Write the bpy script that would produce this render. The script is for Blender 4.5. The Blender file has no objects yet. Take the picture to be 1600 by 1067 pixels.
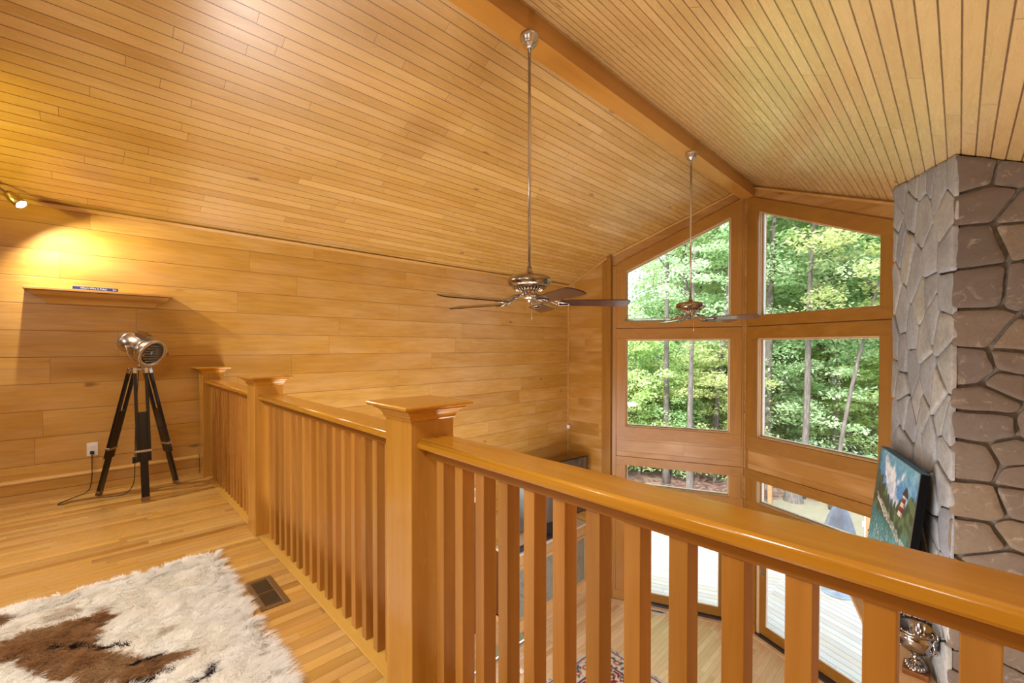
import bpy, bmesh, math, random
import numpy as np
from mathutils import Vector, Matrix, noise
C = bpy.context.scene.collection
D = bpy.data
PI = math.pi
rnd = random.Random(7)

# ------------------------------------------------------------------ camera, sky, sun, exposure
CAM = Vector((0.0, 0.0, 1.27)); YAW = 0.7995; PITCH = -0.0145
fw = Vector((-math.sin(YAW)*math.cos(PITCH), math.cos(YAW)*math.cos(PITCH), math.sin(PITCH)))
rt = fw.cross(Vector((0, 0, 1))).normalized(); up = rt.cross(fw)
cd = D.cameras.new('camera'); cam = D.objects.new('camera', cd); C.objects.link(cam)
cam.matrix_world = Matrix(((rt.x, up.x, -fw.x, CAM.x), (rt.y, up.y, -fw.y, CAM.y), (rt.z, up.z, -fw.z, CAM.z), (0, 0, 0, 1)))
cd.sensor_width = 36; cd.sensor_fit = 'HORIZONTAL'; cd.lens = 36*679.6/1600; cd.shift_y = 18.4/1600
cd.clip_start = 0.02; cd.clip_end = 500
bpy.context.scene.camera = cam
vs = bpy.context.scene.view_settings
vs.view_transform = 'Standard'; vs.look = 'None'; vs.gamma = 1; vs.use_curve_mapping = False
vs.exposure = 0.22

w = D.worlds.new('sky'); bpy.context.scene.world = w; w.use_nodes = True
nt = w.node_tree; nt.nodes.clear()
sky = nt.nodes.new('ShaderNodeTexSky'); sky.sky_type = 'NISHITA'; sky.sun_disc = False
sky.sun_elevation = math.radians(52); sky.sun_rotation = math.radians(205); sky.air_density = 1.3; sky.dust_density = 3.0
bg = nt.nodes.new('ShaderNodeBackground'); bg.inputs[1].default_value = 1.15
wo = nt.nodes.new('ShaderNodeOutputWorld')
cl_ = nt.nodes.new('ShaderNodeMix'); cl_.data_type = 'RGBA'; cl_.inputs[0].default_value = .6; cl_.inputs[7].default_value = (1.35, 1.42, 1.50, 1)
nt.links.new(sky.outputs[0], cl_.inputs[6]); nt.links.new(cl_.outputs[2], bg.inputs[0]); nt.links.new(bg.outputs[0], wo.inputs[0])
sd = D.lights.new('sun', 'SUN'); sd.energy = 9.0; sd.angle = math.radians(6); sd.color = (1, .96, .88)
sun = D.objects.new('sun', sd); C.objects.link(sun)
sun.rotation_euler = Vector((-0.25, 0.62, -0.80)).to_track_quat('-Z', 'Y').to_euler()

def lamp(name, kind, loc, power, col, size=.2, aim=None, spot=None, blend=.5):
    l = D.lights.new(name, kind); l.energy = power; l.color = col
    if kind in ('POINT', 'SPOT'): l.shadow_soft_size = size
    if kind == 'AREA': l.shape = 'DISK'; l.size = size
    if spot: l.spot_size = math.radians(spot); l.spot_blend = blend
    o = D.objects.new(name, l); C.objects.link(o); o.location = loc
    if aim is not None: o.rotation_euler = (Vector(aim)-Vector(loc)).to_track_quat('-Z', 'Y').to_euler()
    return o
WARM = (1.0, .76, .50); SOFT = (1.0, .95, .86); COOL = (1.0, .97, .95)
# unseen fill lights added to brighten loft, great room and under the loft
lamp('loft_fill_down', 'SPOT', (-2.5, -1.3, 2.85), 165, SOFT, .28, (-2.75, .1, 0), 72, .7)  # unseen spot added so the loft floor is lit from above
lamp('loft_fill_rear', 'AREA', (-3.0, -2.7, 2.2), 18, SOFT, 1.0, (-2.6, .6, .3))
lamp('loft_fill_right', 'AREA', (.35, -1.6, 1.95), 12, SOFT, .8, (-1.6, 1.6, .7))
lamp('loft_fill_down', 'AREA', (-.9, -.5, 2.25), 30, SOFT, .5, (-.9, -.2, 0))  # added above the railing so the rail cap shades what is below
lamp('loft_fill_point', 'POINT', (-1.6, -1.4, 2.2), 12, SOFT, .35)
lamp('great_room_fill_up', 'AREA', (-1.3, 2.4, -1.9), 105, COOL, 1.0, (-1.2, 3.4, 3.2))  # unseen up-facing light added to brighten the ceilings, as is the next
lamp('great_room_fill_up', 'AREA', (-3.6, 1.6, -1.7), 62, COOL, .9, (-3.9, 4.2, 1.9))
lamp('under_loft_fill', 'AREA', (-2.6, .75, -.6), 200, COOL, .9, (-2.6, 1.6, -3.28))  # unseen light added to brighten the lower floor

# ------------------------------------------------------------------ node helpers
def s2l(c): return tuple(((x/255)/12.92 if x/255 <= .04045 else ((x/255+.055)/1.055)**2.4) for x in c)
class NT:
    def __init__(s, name):
        s.m = D.materials.new(name); s.m.use_nodes = True; s.t = s.m.node_tree; s.t.nodes.clear()
        s.out = s.n('ShaderNodeOutputMaterial'); s.b = s.n('ShaderNodeBsdfPrincipled'); s.l(s.b.outputs[0], s.out.inputs[0])
    def n(s, t, **k):
        x = s.t.nodes.new(t)
        for a, b in k.items(): setattr(x, a, b)
        return x
    def l(s, a, b): s.t.links.new(a, b)
    def put(s, sock, v):
        if isinstance(v, bpy.types.NodeSocket): s.l(v, sock)
        else: sock.default_value = v
    def math(s, op, a, b=None, c=None, clamp=False):
        x = s.n('ShaderNodeMath', operation=op, use_clamp=clamp); s.put(x.inputs[0], a)
        if b is not None: s.put(x.inputs[1], b)
        if c is not None: s.put(x.inputs[2], c)
        return x.outputs[0]
    def dot(s, a, v):
        x = s.n('ShaderNodeVectorMath', operation='DOT_PRODUCT'); s.l(a, x.inputs[0]); x.inputs[1].default_value = v; return x.outputs['Value']
    def comb(s, a, b, c):
        x = s.n('ShaderNodeCombineXYZ')
        for i, v in enumerate((a, b, c)): s.put(x.inputs[i], v)
        return x.outputs[0]
    def obj(s): return s.n('ShaderNodeTexCoord').outputs['Object']
    def mix(s, f, a, b, mode='MIX'):
        x = s.n('ShaderNodeMix', data_type='RGBA', blend_type=mode); s.put(x.inputs[0], f)
        s.put(x.inputs[6], a if isinstance(a, bpy.types.NodeSocket) else (*a, 1)); s.put(x.inputs[7], b if isinstance(b, bpy.types.NodeSocket) else (*b, 1))
        return x.outputs[2]
    def ramp(s, f, stops, interp='LINEAR'):
        x = s.n('ShaderNodeValToRGB'); s.put(x.inputs[0], f); r = x.color_ramp; r.interpolation = interp
        while len(r.elements) < len(stops): r.elements.new(.5)
        for e, (p, c) in zip(r.elements, stops): e.position = p; e.color = (*c, 1) if len(c) == 3 else c
        return x.outputs[0]
    def noise(s, vec, scale, detail=3, rough=.5, dist=0, out=0):
        x = s.n('ShaderNodeTexNoise'); s.l(vec, x.inputs['Vector']); x.inputs['Scale'].default_value = scale
        x.inputs['Detail'].default_value = detail; x.inputs['Roughness'].default_value = rough; x.inputs['Distortion'].default_value = dist
        return x.outputs[out]
    def vor(s, vec, scale, feature='F1', out='Distance'):
        x = s.n('ShaderNodeTexVoronoi', feature=feature); s.l(vec, x.inputs['Vector']); x.inputs['Scale'].default_value = scale
        return x.outputs[out]
    def wn(s, vec):
        x = s.n('ShaderNodeTexWhiteNoise', noise_dimensions='3D'); s.l(vec, x.inputs[0]); return x.outputs[0]
    def bump(s, h, strength=.3, dist=.01):
        x = s.n('ShaderNodeBump'); s.l(h, x.inputs['Height']); x.inputs['Strength'].default_value = strength; x.inputs['Distance'].default_value = dist
        s.l(x.outputs[0], s.b.inputs['Normal']); return x
    def set(s, **k):
        for a, v in k.items(): s.put(s.b.inputs[a.replace('_', ' ')], v)

def flat(name, col, rough=.5, metal=0.0, **k):
    t = NT(name); t.set(Base_Color=(*col, 1), Roughness=rough, Metallic=metal, **k); return t.m

def planks(name, U, V, width, length, cols, groove=.0025, rough=.32, off=0.0, grain=.25, knots=True, gdark=.25, bump=.35, seed=0, coat=0.0, vary=.10, coat_r=.22, coat_i=1.5):
    t = NT(name); P = t.obj()
    u = t.dot(P, U); v = t.math('ADD', t.dot(P, V), off)
    r = t.math('DIVIDE', v, width); row = t.math('FLOOR', r); fr = t.math('SUBTRACT', r, row)
    r1 = t.wn(t.comb(row, 3.3+seed, 0)); uu = t.math('ADD', t.math('DIVIDE', u, length), t.math('MULTIPLY', r1, 7.3))
    col = t.math('FLOOR', uu); fc = t.math('SUBTRACT', uu, col)
    r2 = t.wn(t.comb(row, col, 5.1+seed))
    base = t.ramp(r2, [(i/(len(cols)-1), c) for i, c in enumerate(cols)])
    hv = t.n('ShaderNodeHueSaturation'); t.l(base, hv.inputs['Color']); t.l(t.math('ADD', t.math('MULTIPLY', t.wn(t.comb(col, row, 8.8)), vary), 1-vary*.5), hv.inputs['Value']); base = hv.outputs[0]
    gv = t.comb(t.math('MULTIPLY', u, 1.6), t.math('MULTIPLY', v, 16), t.math('MULTIPLY', r2, 60))
    g = t.noise(gv, 2.2, 5, .6, .6)
    gm = t.ramp(g, [(.38, (0, 0, 0)), (.72, (1, 1, 1))])
    base = t.mix(t.math('MULTIPLY', gm, grain), base, (.34, .165, .04))
    g2 = t.noise(t.comb(t.math('MULTIPLY', u, .8), t.math('MULTIPLY', v, 3), t.math('MULTIPLY', r2, 31)), 1.7, 2, .5)
    base = t.mix(t.ramp(g2, [(.42, (0, 0, 0)), (.8, (.42, .42, .42))]), base, (.75, .50, .24))
    if knots:
        kd = t.vor(t.comb(t.math('MULTIPLY', u, 1.1), t.math('MULTIPLY', v, 2.4), t.math('MULTIPLY', r2, 9)), 1.25)
        kn = t.noise(t.comb(t.math('MULTIPLY', u, 9), t.math('MULTIPLY', v, 22), 0), 2, 3)
        km = t.ramp(t.math('ADD', kd, t.math('MULTIPLY', kn, .10)), [(.085, (1, 1, 1)), (.13, (0, 0, 0))])
        base = t.mix(t.math('MULTIPLY', km, .75), base, (.18, .075, .02))
    e1 = t.math('MULTIPLY', t.math('MINIMUM', fr, t.math('SUBTRACT', 1.0, fr)), width)
    e2 = t.math('MULTIPLY', t.math('MINIMUM', fc, t.math('SUBTRACT', 1.0, fc)), length*2.2)
    e = t.math('MINIMUM', e1, e2)
    m = t.math('MULTIPLY', t.math('SUBTRACT', 1.0, t.math('DIVIDE', e, groove, clamp=True)), 1.9, clamp=True)
    base = t.mix(t.math('MULTIPLY', m, 1-gdark), base, (.13, .045, .01))
    t.set(Base_Color=base, Roughness=t.math('ADD', t.math('MULTIPLY', g, .12), rough-.06))
    if coat: t.set(Coat_Weight=coat, Coat_Roughness=coat_r, Coat_IOR=coat_i)
    h = t.math('SUBTRACT', t.math('MULTIPLY', g, .06), m)
    t.bump(h, bump, .004)
    return t.m

def wood(name, axis, a, b, rough=.3, ring=14, coat=0.0, blotch=(.25, .09, .02), bl=.35):
    t = NT(name); P = t.obj(); sx = t.n('ShaderNodeSeparateXYZ'); t.l(P, sx.inputs[0])
    rn = t.n('ShaderNodeObjectInfo').outputs['Random']
    sc = [ring]*3; sc['XYZ'.index(axis)] = ring*.07
    co = [t.math('ADD', t.math('MULTIPLY', sx.outputs[i], sc[i]), t.math('MULTIPLY', rn, 37.0+i*9)) for i in range(3)]
    g = t.noise(t.comb(*co), 1.0, 5, .6, 1.2)
    base = t.ramp(g, [(.3, a), (.72, b)])
    sc2 = [3.2]*3; sc2['XYZ'.index(axis)] = .9
    co2 = [t.math('ADD', t.math('MULTIPLY', sx.outputs[i], sc2[i]), t.math('MULTIPLY', rn, 11.0+i)) for i in range(3)]
    g2 = t.noise(t.comb(*co2), 1.0, 2)
    base = t.mix(t.math('MULTIPLY', t.ramp(g2, [(.5, (0, 0, 0)), (.78, (1, 1, 1))]), bl), base, blotch)
    hv = t.n('ShaderNodeHueSaturation'); t.l(base, hv.inputs['Color'])
    t.l(t.math('ADD', t.math('MULTIPLY', rn, .30), .85), hv.inputs['Value'])
    fine = t.noise(t.comb(*[t.math('MULTIPLY', c, 6.0) for c in co]), 1.0, 2)
    t.set(Base_Color=hv.outputs[0], Roughness=t.math('ADD', t.math('MULTIPLY', g, .1), rough-.05))
    if coat: t.set(Coat_Weight=coat, Coat_Roughness=.1)
    t.bump(fine, .06, .002)
    return t.m

HON = [(.55, .288, .048), (.58, .315, .060), (.51, .260, .040), (.61, .350, .078), (.56, .298, .052)]
SL = .478; cs = 1/math.sqrt(1+SL*SL)
M = {}
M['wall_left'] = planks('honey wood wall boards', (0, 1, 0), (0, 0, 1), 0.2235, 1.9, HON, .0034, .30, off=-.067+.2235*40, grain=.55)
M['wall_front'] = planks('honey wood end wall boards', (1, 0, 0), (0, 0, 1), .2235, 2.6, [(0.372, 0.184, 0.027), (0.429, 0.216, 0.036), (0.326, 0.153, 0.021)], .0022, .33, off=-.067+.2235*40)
M['ceil_l'] = planks('ceiling tongue and groove left', (0, 1, 0), (cs, 0, SL*cs), .0835, 1.7, [(0.540, 0.310, 0.068), (0.596, 0.359, 0.089), (0.568, 0.332, 0.077), (0.502, 0.278, 0.053), (0.633, 0.403, 0.112)], .0034, .27, off=8.35, gdark=.0, grain=.22, seed=2, bump=.5, coat=.9, coat_r=.38, coat_i=1.65)
M['ceil_r'] = planks('ceiling tongue and groove right', (0, 1, 0), (cs, 0, -SL*cs), .0835, 2.2, [(.56, .375, .14), (.61, .425, .17), (.58, .39, .15), (.64, .465, .20)], .0055, .27, off=8.367, gdark=.0, grain=.20, seed=5, bump=.5, coat=1.0, coat_r=.40, coat_i=1.9)  # same wood as the left, paled to carry cool window light in its colour
M['floor_loft'] = planks('oak strip loft floor', (0, 1, 0), (1, 0, 0), .057, .85, [(0.429, 0.216, 0.039), (0.577, 0.332, 0.077), (0.494, 0.269, 0.053), (0.633, 0.403, 0.112), (0.354, 0.162, 0.027), (0.549, 0.310, 0.068)], .0012, .26, off=20, grain=.35, knots=False, gdark=.3, coat=.25, vary=.3)
M['floor_low'] = planks('pale maple great room floor', (0, 1, 0), (1, 0, 0), .07, .9, [(.66, .45, .25), (.77, .58, .37), (.71, .51, .30), (.82, .65, .44), (.58, .36, .18)], .0012, .25, off=20, grain=.25, knots=False, gdark=.3, coat=.3)
M['trimL'] = wood('casing wood', 'Z', (0.307, 0.136, 0.017), (0.391, 0.184, 0.027), .36, 9)
M['trimX'] = wood('casing wood level', 'X', (0.307, 0.136, 0.017), (0.391, 0.184, 0.027), .36, 9)
M['trimLt'] = wood('light strip wood', 'Y', (.54, .30, .08), (.64, .38, .12), .35, 9)
M['stop'] = wood('window stop wood', 'Z', (.62, .42, .22), (.74, .54, .32), .35, 9)
M['beam'] = wood('ridge beam wood', 'Y', (0.494, 0.224, 0.039), (0.587, 0.296, 0.059), .30, 6)
M['railX'] = wood('varnished rail wood', 'X', (.50, .215, .014), (.63, .30, .028), .22, 16, coat=.6)
M['railZ'] = wood('varnished post wood', 'Z', (.48, .215, .026), (.60, .30, .055), .26, 13, coat=.35)
M['balu'] = wood('baluster wood', 'Z', (.34, .135, .016), (.52, .245, .050), .32, 9, coat=.15, bl=.5)
M['railShaded'] = wood('shaded sub rail wood', 'X', (.30, .11, .012), (.38, .155, .02), .3, 12)  # rail wood darkened to hold the shade under the cap in its colour
M['shoe'] = wood('shoe board wood', 'X', (0.466, 0.260, 0.047), (0.559, 0.332, 0.071), .3, 9)
M['maple'] = wood('pale maple wood', 'Y', (.68, .44, .20), (.78, .55, .29), .32, 10)
M['mantel'] = wood('mantel wood', 'Y', (.62, .40, .20), (.72, .50, .28), .35, 8)
M['dwood'] = wood('dark door wood', 'Z', (0.149, 0.054, 0.015), (0.242, 0.090, 0.024), .4, 10)
M['cap'] = wood('shelf wood', 'Y', (.50, .27, .06), (.60, .34, .10), .35, 12)
M['white'] = flat('white plastic', (.85, .85, .82), .4)
M['ivory'] = flat('ivory plastic', (.80, .70, .52), .4)
M['whitewood'] = flat('white painted wood', (.80, .76, .68), .45)
M['black'] = flat('black plastic', (.012, .012, .014), .35)
M['blacklaq'] = flat('black lacquered wood', (.004, .004, .005), .25, Coat_Weight=.2)
M['chrome'] = flat('polished chrome', (.66, .65, .66), .14, 1.0)
M['nickel'] = flat('brushed nickel', (.58, .56, .54), .26, 1.0)
M['bronze'] = flat('antique brass', (.34, .27, .20), .24, 1.0)
M['silver'] = flat('tarnished silver', (.34, .33, .34), .10, 1.0)
M['glassy'] = flat('lamp lens', (.02, .025, .03), .05, Coat_Weight=1.0)
M['vent'] = flat('brown bronze vent paint', (.22, .135, .055), .38, .5)
M['dark'] = flat('dark opening', (.008, .008, .008), .9)
M['iron'] = flat('blade iron metal', (.38, .36, .35), .24, 1.0)
M['blade'] = wood('walnut fan blade', 'X', (.020, .008, .012), (.042, .016, .018), .24, 14, coat=.3)
M['blade_s'] = flat('satin dark fan blade', (.075, .055, .06), .22, Coat_Weight=.5)
M['track'] = flat('door track metal', (.10, .10, .13), .35, .8)
M['alu'] = flat('pale window edge', (.88, .84, .78), .4)
def glass_mat():
    t = NT('window glass'); t.t.nodes.remove(t.b)
    tr = t.n('ShaderNodeBsdfTransparent'); tr.inputs[0].default_value = (.96, .98, .97, 1); gl = t.n('ShaderNodeBsdfGlossy'); gl.inputs['Roughness'].default_value = .01
    f = t.n('ShaderNodeFresnel'); f.inputs[0].default_value = 1.35; mx = t.n('ShaderNodeMixShader')
    t.l(f.outputs[0], mx.inputs[0]); t.l(tr.outputs[0], mx.inputs[1]); t.l(gl.outputs[0], mx.inputs[2]); t.l(mx.outputs[0], t.out.inputs[0]); return t.m
M['glass'] = glass_mat()
def emis(name, col, st):
    t = NT(name); t.set(Base_Color=(*col, 1), Emission_Color=(*col, 1), Emission_Strength=st); return t.m
M['bulb'] = emis('lit lamp lens', (1, .93, .80), 60)
M['led'] = emis('blue white led strip', (.45, .55, 1.0), 3)
def attr_mat(name, rough=.8, noise_s=0, trans=0, sheen=0, bump=0, bscale=60):
    t = NT(name); a = t.n('ShaderNodeAttribute', attribute_name='col'); c = a.outputs[0]
    if noise_s:
        g = t.noise(t.obj(), noise_s, 4); c = t.mix(t.math('MULTIPLY', g, .35), c, (.5, .5, .5), 'MULTIPLY')
    t.set(Base_Color=c, Roughness=rough)
    if sheen: t.set(Sheen_Weight=sheen)
    if bump: t.bump(t.noise(t.obj(), bscale, 4), bump, .004)
    return t.m
def fur_mat():
    t = NT('sheepskin fur'); t.t.nodes.remove(t.b); c = t.n('ShaderNodeAttribute', attribute_name='col').outputs[0]; d = t.n('ShaderNodeBsdfDiffuse'); tl = t.n('ShaderNodeBsdfTranslucent'); mx = t.n('ShaderNodeMixShader'); mx.inputs[0].default_value = .35
    t.l(c, d.inputs[0]); t.l(c, tl.inputs[0]); t.l(d.outputs[0], mx.inputs[1]); t.l(tl.outputs[0], mx.inputs[2]); t.l(mx.outputs[0], t.out.inputs[0]); return t.m
M['fur'] = fur_mat()
M['canvas'] = attr_mat('painted canvas', .45, bump=.15, bscale=220)
M['carpet'] = attr_mat('woven wool rug', .95, bump=.4, bscale=300)

# ------------------------------------------------------------------ mesh helpers
class MB:
    def __init__(s): s.v = []; s.f = []; s.mi = []; s.mats = []; s.sm = []
    def _m(s, m):
        if m not in s.mats: s.mats.append(m)
        return s.mats.index(m)
    def add(s, vs, fs, m=None, smooth=False):
        o = len(s.v); s.v += [tuple(v) for v in vs]; k = s._m(m)
        for f in fs: s.f.append(tuple(i+o for i in f)); s.mi.append(k); s.sm.append(smooth)
        return s
    def box(s, x0, x1, y0, y1, z0, z1, m=None, X=None):
        vs = [Vector((x, y, z)) for z in (z0, z1) for y in (y0, y1) for x in (x0, x1)]
        if X: vs = [X(v) for v in vs]
        return s.add(vs, [(0, 2, 3, 1), (4, 5, 7, 6), (0, 1, 5, 4), (2, 6, 7, 3), (0, 4, 6, 2), (1, 3, 7, 5)], m)
    def prism(s, poly, a, b, fn, m=None, smooth=False):
        n = len(poly); vs = [fn(p[0], p[1], a) for p in poly]+[fn(p[0], p[1], b) for p in poly]
        s.add(vs, [tuple(range(n-1, -1, -1)), tuple(range(n, 2*n))], m)
        o = len(s.v)-2*n; k = s._m(m)
        for i in range(n): s.f.append((o+i, o+(i+1) % n, o+n+(i+1) % n, o+n+i)); s.mi.append(k); s.sm.append(smooth)
        return s
    def lathe(s, prof, cx=0, cy=0, n=40, m=None, X=None, smooth=True):
        vs = []; fs = []
        for (r, z) in prof:
            for i in range(n):
                a = 2*PI*i/n; v = Vector((cx+r*math.cos(a), cy+r*math.sin(a), z)); vs.append(X(v) if X else v)
        for j in range(len(prof)-1):
            for i in range(n): fs.append((j*n+i, j*n+(i+1) % n, (j+1)*n+(i+1) % n, (j+1)*n+i))
        fs.append(tuple(range(n-1, -1, -1))); fs.append(tuple(range((len(prof)-1)*n, len(prof)*n)))
        return s.add(vs, fs, m, smooth)
    def tube(s, pts, r, n=10, m=None, smooth=True):
        pts = [Vector(p) for p in pts]; N = len(pts); rs = r if isinstance(r, (list, tuple)) else [r]*N
        vs = []; fs = []; prev = None
        for i, p in enumerate(pts):
            t = (pts[min(i+1, N-1)]-pts[max(i-1, 0)]).normalized()
            if prev is None:
                ref = Vector((0, 0, 1)) if abs(t.z) < .9 else Vector((1, 0, 0)); a = t.cross(ref).normalized()
            else: a = (prev-t*prev.dot(t)).normalized()
            prev = a; b = t.cross(a)
            for k in range(n):
                q = 2*PI*k/n; vs.append(p+(a*math.cos(q)+b*math.sin(q))*rs[i])
        for i in range(N-1):
            for k in range(n): fs.append((i*n+k, i*n+(k+1) % n, (i+1)*n+(k+1) % n, (i+1)*n+k))
        fs.append(tuple(range(n-1, -1, -1))); fs.append(tuple(range((N-1)*n, N*n)))
        return s.add(vs, fs, m, smooth)
    def sqloft(s, cx, cy, prof, m=None, hx=1, hy=1):
        vs = []; fs = []
        for (h, z) in prof:
            for dx, dy in ((-1, -1), (1, -1), (1, 1), (-1, 1)): vs.append((cx+dx*h*hx, cy+dy*h*hy, z))
        for j in range(len(prof)-1):
            for i in range(4): fs.append((j*4+i, j*4+(i+1) % 4, (j+1)*4+(i+1) % 4, (j+1)*4+i))
        fs.append((3, 2, 1, 0)); k = (len(prof)-1)*4; fs.append((k, k+1, k+2, k+3))
        return s.add(vs, fs, m)
    def build(s, name, parent=None, bevel=0, loc=None, seg=2):
        me = D.meshes.new(name); me.from_pydata(s.v, [], s.f)
        for m in s.mats:
            if m: me.materials.append(m)
        me.polygons.foreach_set('material_index', s.mi); me.polygons.foreach_set('use_smooth', s.sm)
        me.update()
        bm = bmesh.new(); bm.from_mesh(me); bmesh.ops.recalc_face_normals(bm, faces=bm.faces); bm.to_mesh(me); bm.free()
        o = D.objects.new(name, me); C.objects.link(o)
        if parent: o.parent = parent
        if loc: o.location = loc
        if bevel:
            b = o.modifiers.new('bevel', 'BEVEL'); b.width = bevel; b.segments = seg; b.limit_method = 'ANGLE'; b.angle_limit = math.radians(35); b.harden_normals = False
        return o
def rawmesh(name, v, f, mat, parent=None, cols=None, smooth=False):
    me = D.meshes.new(name); v = np.asarray(v, np.float32); f = np.asarray(f, np.int32); k = f.shape[1]
    me.vertices.add(len(v)); me.vertices.foreach_set('co', v.ravel())
    me.loops.add(f.size); me.loops.foreach_set('vertex_index', f.ravel())
    me.polygons.add(len(f)); me.polygons.foreach_set('loop_start', np.arange(0, f.size, k, dtype=np.int32))
    me.polygons.foreach_set('use_smooth', np.full(len(f), smooth))
    me.materials.append(mat); me.update(calc_edges=True)
    if cols is not None:
        a = me.color_attributes.new('col', 'FLOAT_COLOR', 'POINT'); c = np.ones((len(v), 4), np.float32); c[:, :3] = cols; a.data.foreach_set('color', c.ravel())
    me.validate()
    o = D.objects.new(name, me); C.objects.link(o)
    if parent: o.parent = parent
    return o
def empty(name, loc, label=None, cat=None, group=None, rz=0):
    o = D.objects.new(name, None); C.objects.link(o); o.location = loc; o.rotation_euler.z = rz; o.empty_display_size = .1
    return tag(o, label, cat, group)
def tag(o, label=None, cat=None, group=None, kind=None):
    if label: o['label'] = label
    if cat: o['category'] = cat
    if group: o['group'] = group
    if kind: o['kind'] = kind
    return o
def struct(o): o['kind'] = 'structure'; return o
def copy_tree(o, parent=None):
    c = o.copy(); C.objects.link(c)
    if parent: c.parent = parent
    for ch in list(o.children): copy_tree(ch, c)
    return c

# ------------------------------------------------------------------ room shell
XL, XR = -5.34, 1.0; YB, YF = -3.2, 6.73; ZL = -3.28; RX, RZ = -2.39, 3.875
def cz(x): return RZ-SL*abs(x-RX)
AL = .402; cA, sA = math.cos(AL), math.sin(AL); AP = Vector((-2.413, 7.62, 0)); SW = 2.14
def LW(s, z, n): return Vector((AP.x-s*cA-n*sA, AP.y-s*sA+n*cA, z))      # left window wall: s from the apex, n outwards
def RW(s, z, n): return Vector((AP.x+s*cA+n*sA, AP.y-s*sA+n*cA, z))
struct(MB().box(XL-.2, XL, YB-.2, YF+.2, ZL-.3, 2.46, M['wall_left']).build('wall_left'))
struct(MB().box(XR, XR+.2, YB-.2, YF+.4, ZL-.3, 2.6, M['wall_left']).build('wall_right'))
fnY = lambda x, z, y: Vector((x, y, z))
gab = [(XL, ZL-.3), (XR, ZL-.3), (XR, cz(XR)+.05), (RX, RZ+.05), (XL, cz(XL)+.05)]
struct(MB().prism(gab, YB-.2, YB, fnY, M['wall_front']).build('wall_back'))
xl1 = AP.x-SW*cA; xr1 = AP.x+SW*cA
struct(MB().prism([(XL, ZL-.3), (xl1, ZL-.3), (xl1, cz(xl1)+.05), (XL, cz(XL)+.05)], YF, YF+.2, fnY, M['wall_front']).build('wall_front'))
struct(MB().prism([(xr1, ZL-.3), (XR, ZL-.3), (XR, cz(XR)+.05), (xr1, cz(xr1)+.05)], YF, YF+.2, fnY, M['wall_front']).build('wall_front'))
t = .16
fnC = lambda x, y, h: Vector((x, y, cz(x)+h))
struct(MB().prism([(XL-.25, YB-.2), (RX, YB-.2), (RX, 7.86), (xl1, YF+.24), (XL-.25, YF+.24)], 0, t, fnC, M['ceil_l']).build('ceiling'))
struct(MB().prism([(RX, YB-.2), (XR+.25, YB-.2), (XR+.25, YF+.24), (xr1, YF+.24), (RX, 7.86)], 0, t, fnC, M['ceil_r']).build('ceiling'))
fp = [(XL, YB), (XR, YB), (XR, YF), (xr1, YF), (AP.x, AP.y), (xl1, YF), (XL, YF)]
struct(MB().prism([(x+ (0), y) for x, y in fp], ZL-.3, ZL, lambda x, y, z: Vector((x, y, z)), M['floor_low']).build('floor'))
# loft slab, fascia and shoe board
lf = struct(MB().box(XL, XR, YB, .80, -.34, 0, M['floor_loft']).build('floor'))
struct(MB().box(XL, XR, .802, 1.0, -.34, .001, M['shoe']).box(XL, XR, 1.0, 1.02, -.38, -.005, M['shoe']).build('trim_1', bevel=.003))
bm_ = MB().box(XL, XL+.022, YB, .782, 0, .15, M['wall_left']); prof = [(0, .15), (.030, .15), (.034, .158), (.034, .166), (.026, .176), (.012, .182), (0, .184)]
bm_.prism(prof, YB, .782, lambda a, z, y: Vector((XL+a, y, z)), M['trimLt'])
struct(bm_.build('baseboard_left'))
# small strip along the left wall / ceiling joint
q = MB().prism([(0, 0), (.03, .004), (.05, .024), (.05, .03), (0, .02)], YB, YF, lambda a, z, y: Vector((XL+a, y, cz(XL)+z-.028)), M['trimLt'])
struct(q.build('trim_2'))
# ridge beam
struct(MB().box(-2.475, -2.285, YB, 7.62, 3.650, RZ+.02, M['beam']).build('trim_3', bevel=.004))

# window walls
def wall_face(W, nm, mw):
    b = MB()
    pieces = [[(0, ZL), (.22, ZL), (.22, 3.9), (0, 3.95)], [(1.90, ZL), (SW, ZL), (SW, 3.0), (1.90, 3.1)],
              [(.22, -.84), (1.90, -.84), (1.90, -.15), (.22, -.15)], [(.22, -1.37), (1.90, -1.37), (1.90, -1.20), (.22, -1.20)], [(.22, 1.405), (1.90, 1.405), (1.90, 1.755), (.22, 1.755)],
              [(.22, 3.394), (1.90, 2.616), (1.90, 3.15), (.22, 3.85)]]
    for p in pieces: b.prism(p, 0, .17, lambda s, z, n: W(s, z, n), mw)
    return struct(b.build(nm))
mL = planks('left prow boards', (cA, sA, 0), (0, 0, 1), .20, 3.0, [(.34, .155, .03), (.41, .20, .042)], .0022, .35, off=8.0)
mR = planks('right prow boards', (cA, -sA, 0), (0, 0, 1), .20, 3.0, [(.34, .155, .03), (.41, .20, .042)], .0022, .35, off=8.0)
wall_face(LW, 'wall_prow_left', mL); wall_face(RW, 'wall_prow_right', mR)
def sbox(b, W, s0, s1, z0, z1, n0, n1, m):
    return b.prism([(s0, z0), (s1, z0), (s1, z1), (s0, z1)], n0, n1, lambda s, z, n: W(s, z, n), m)
tn = 4
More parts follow.
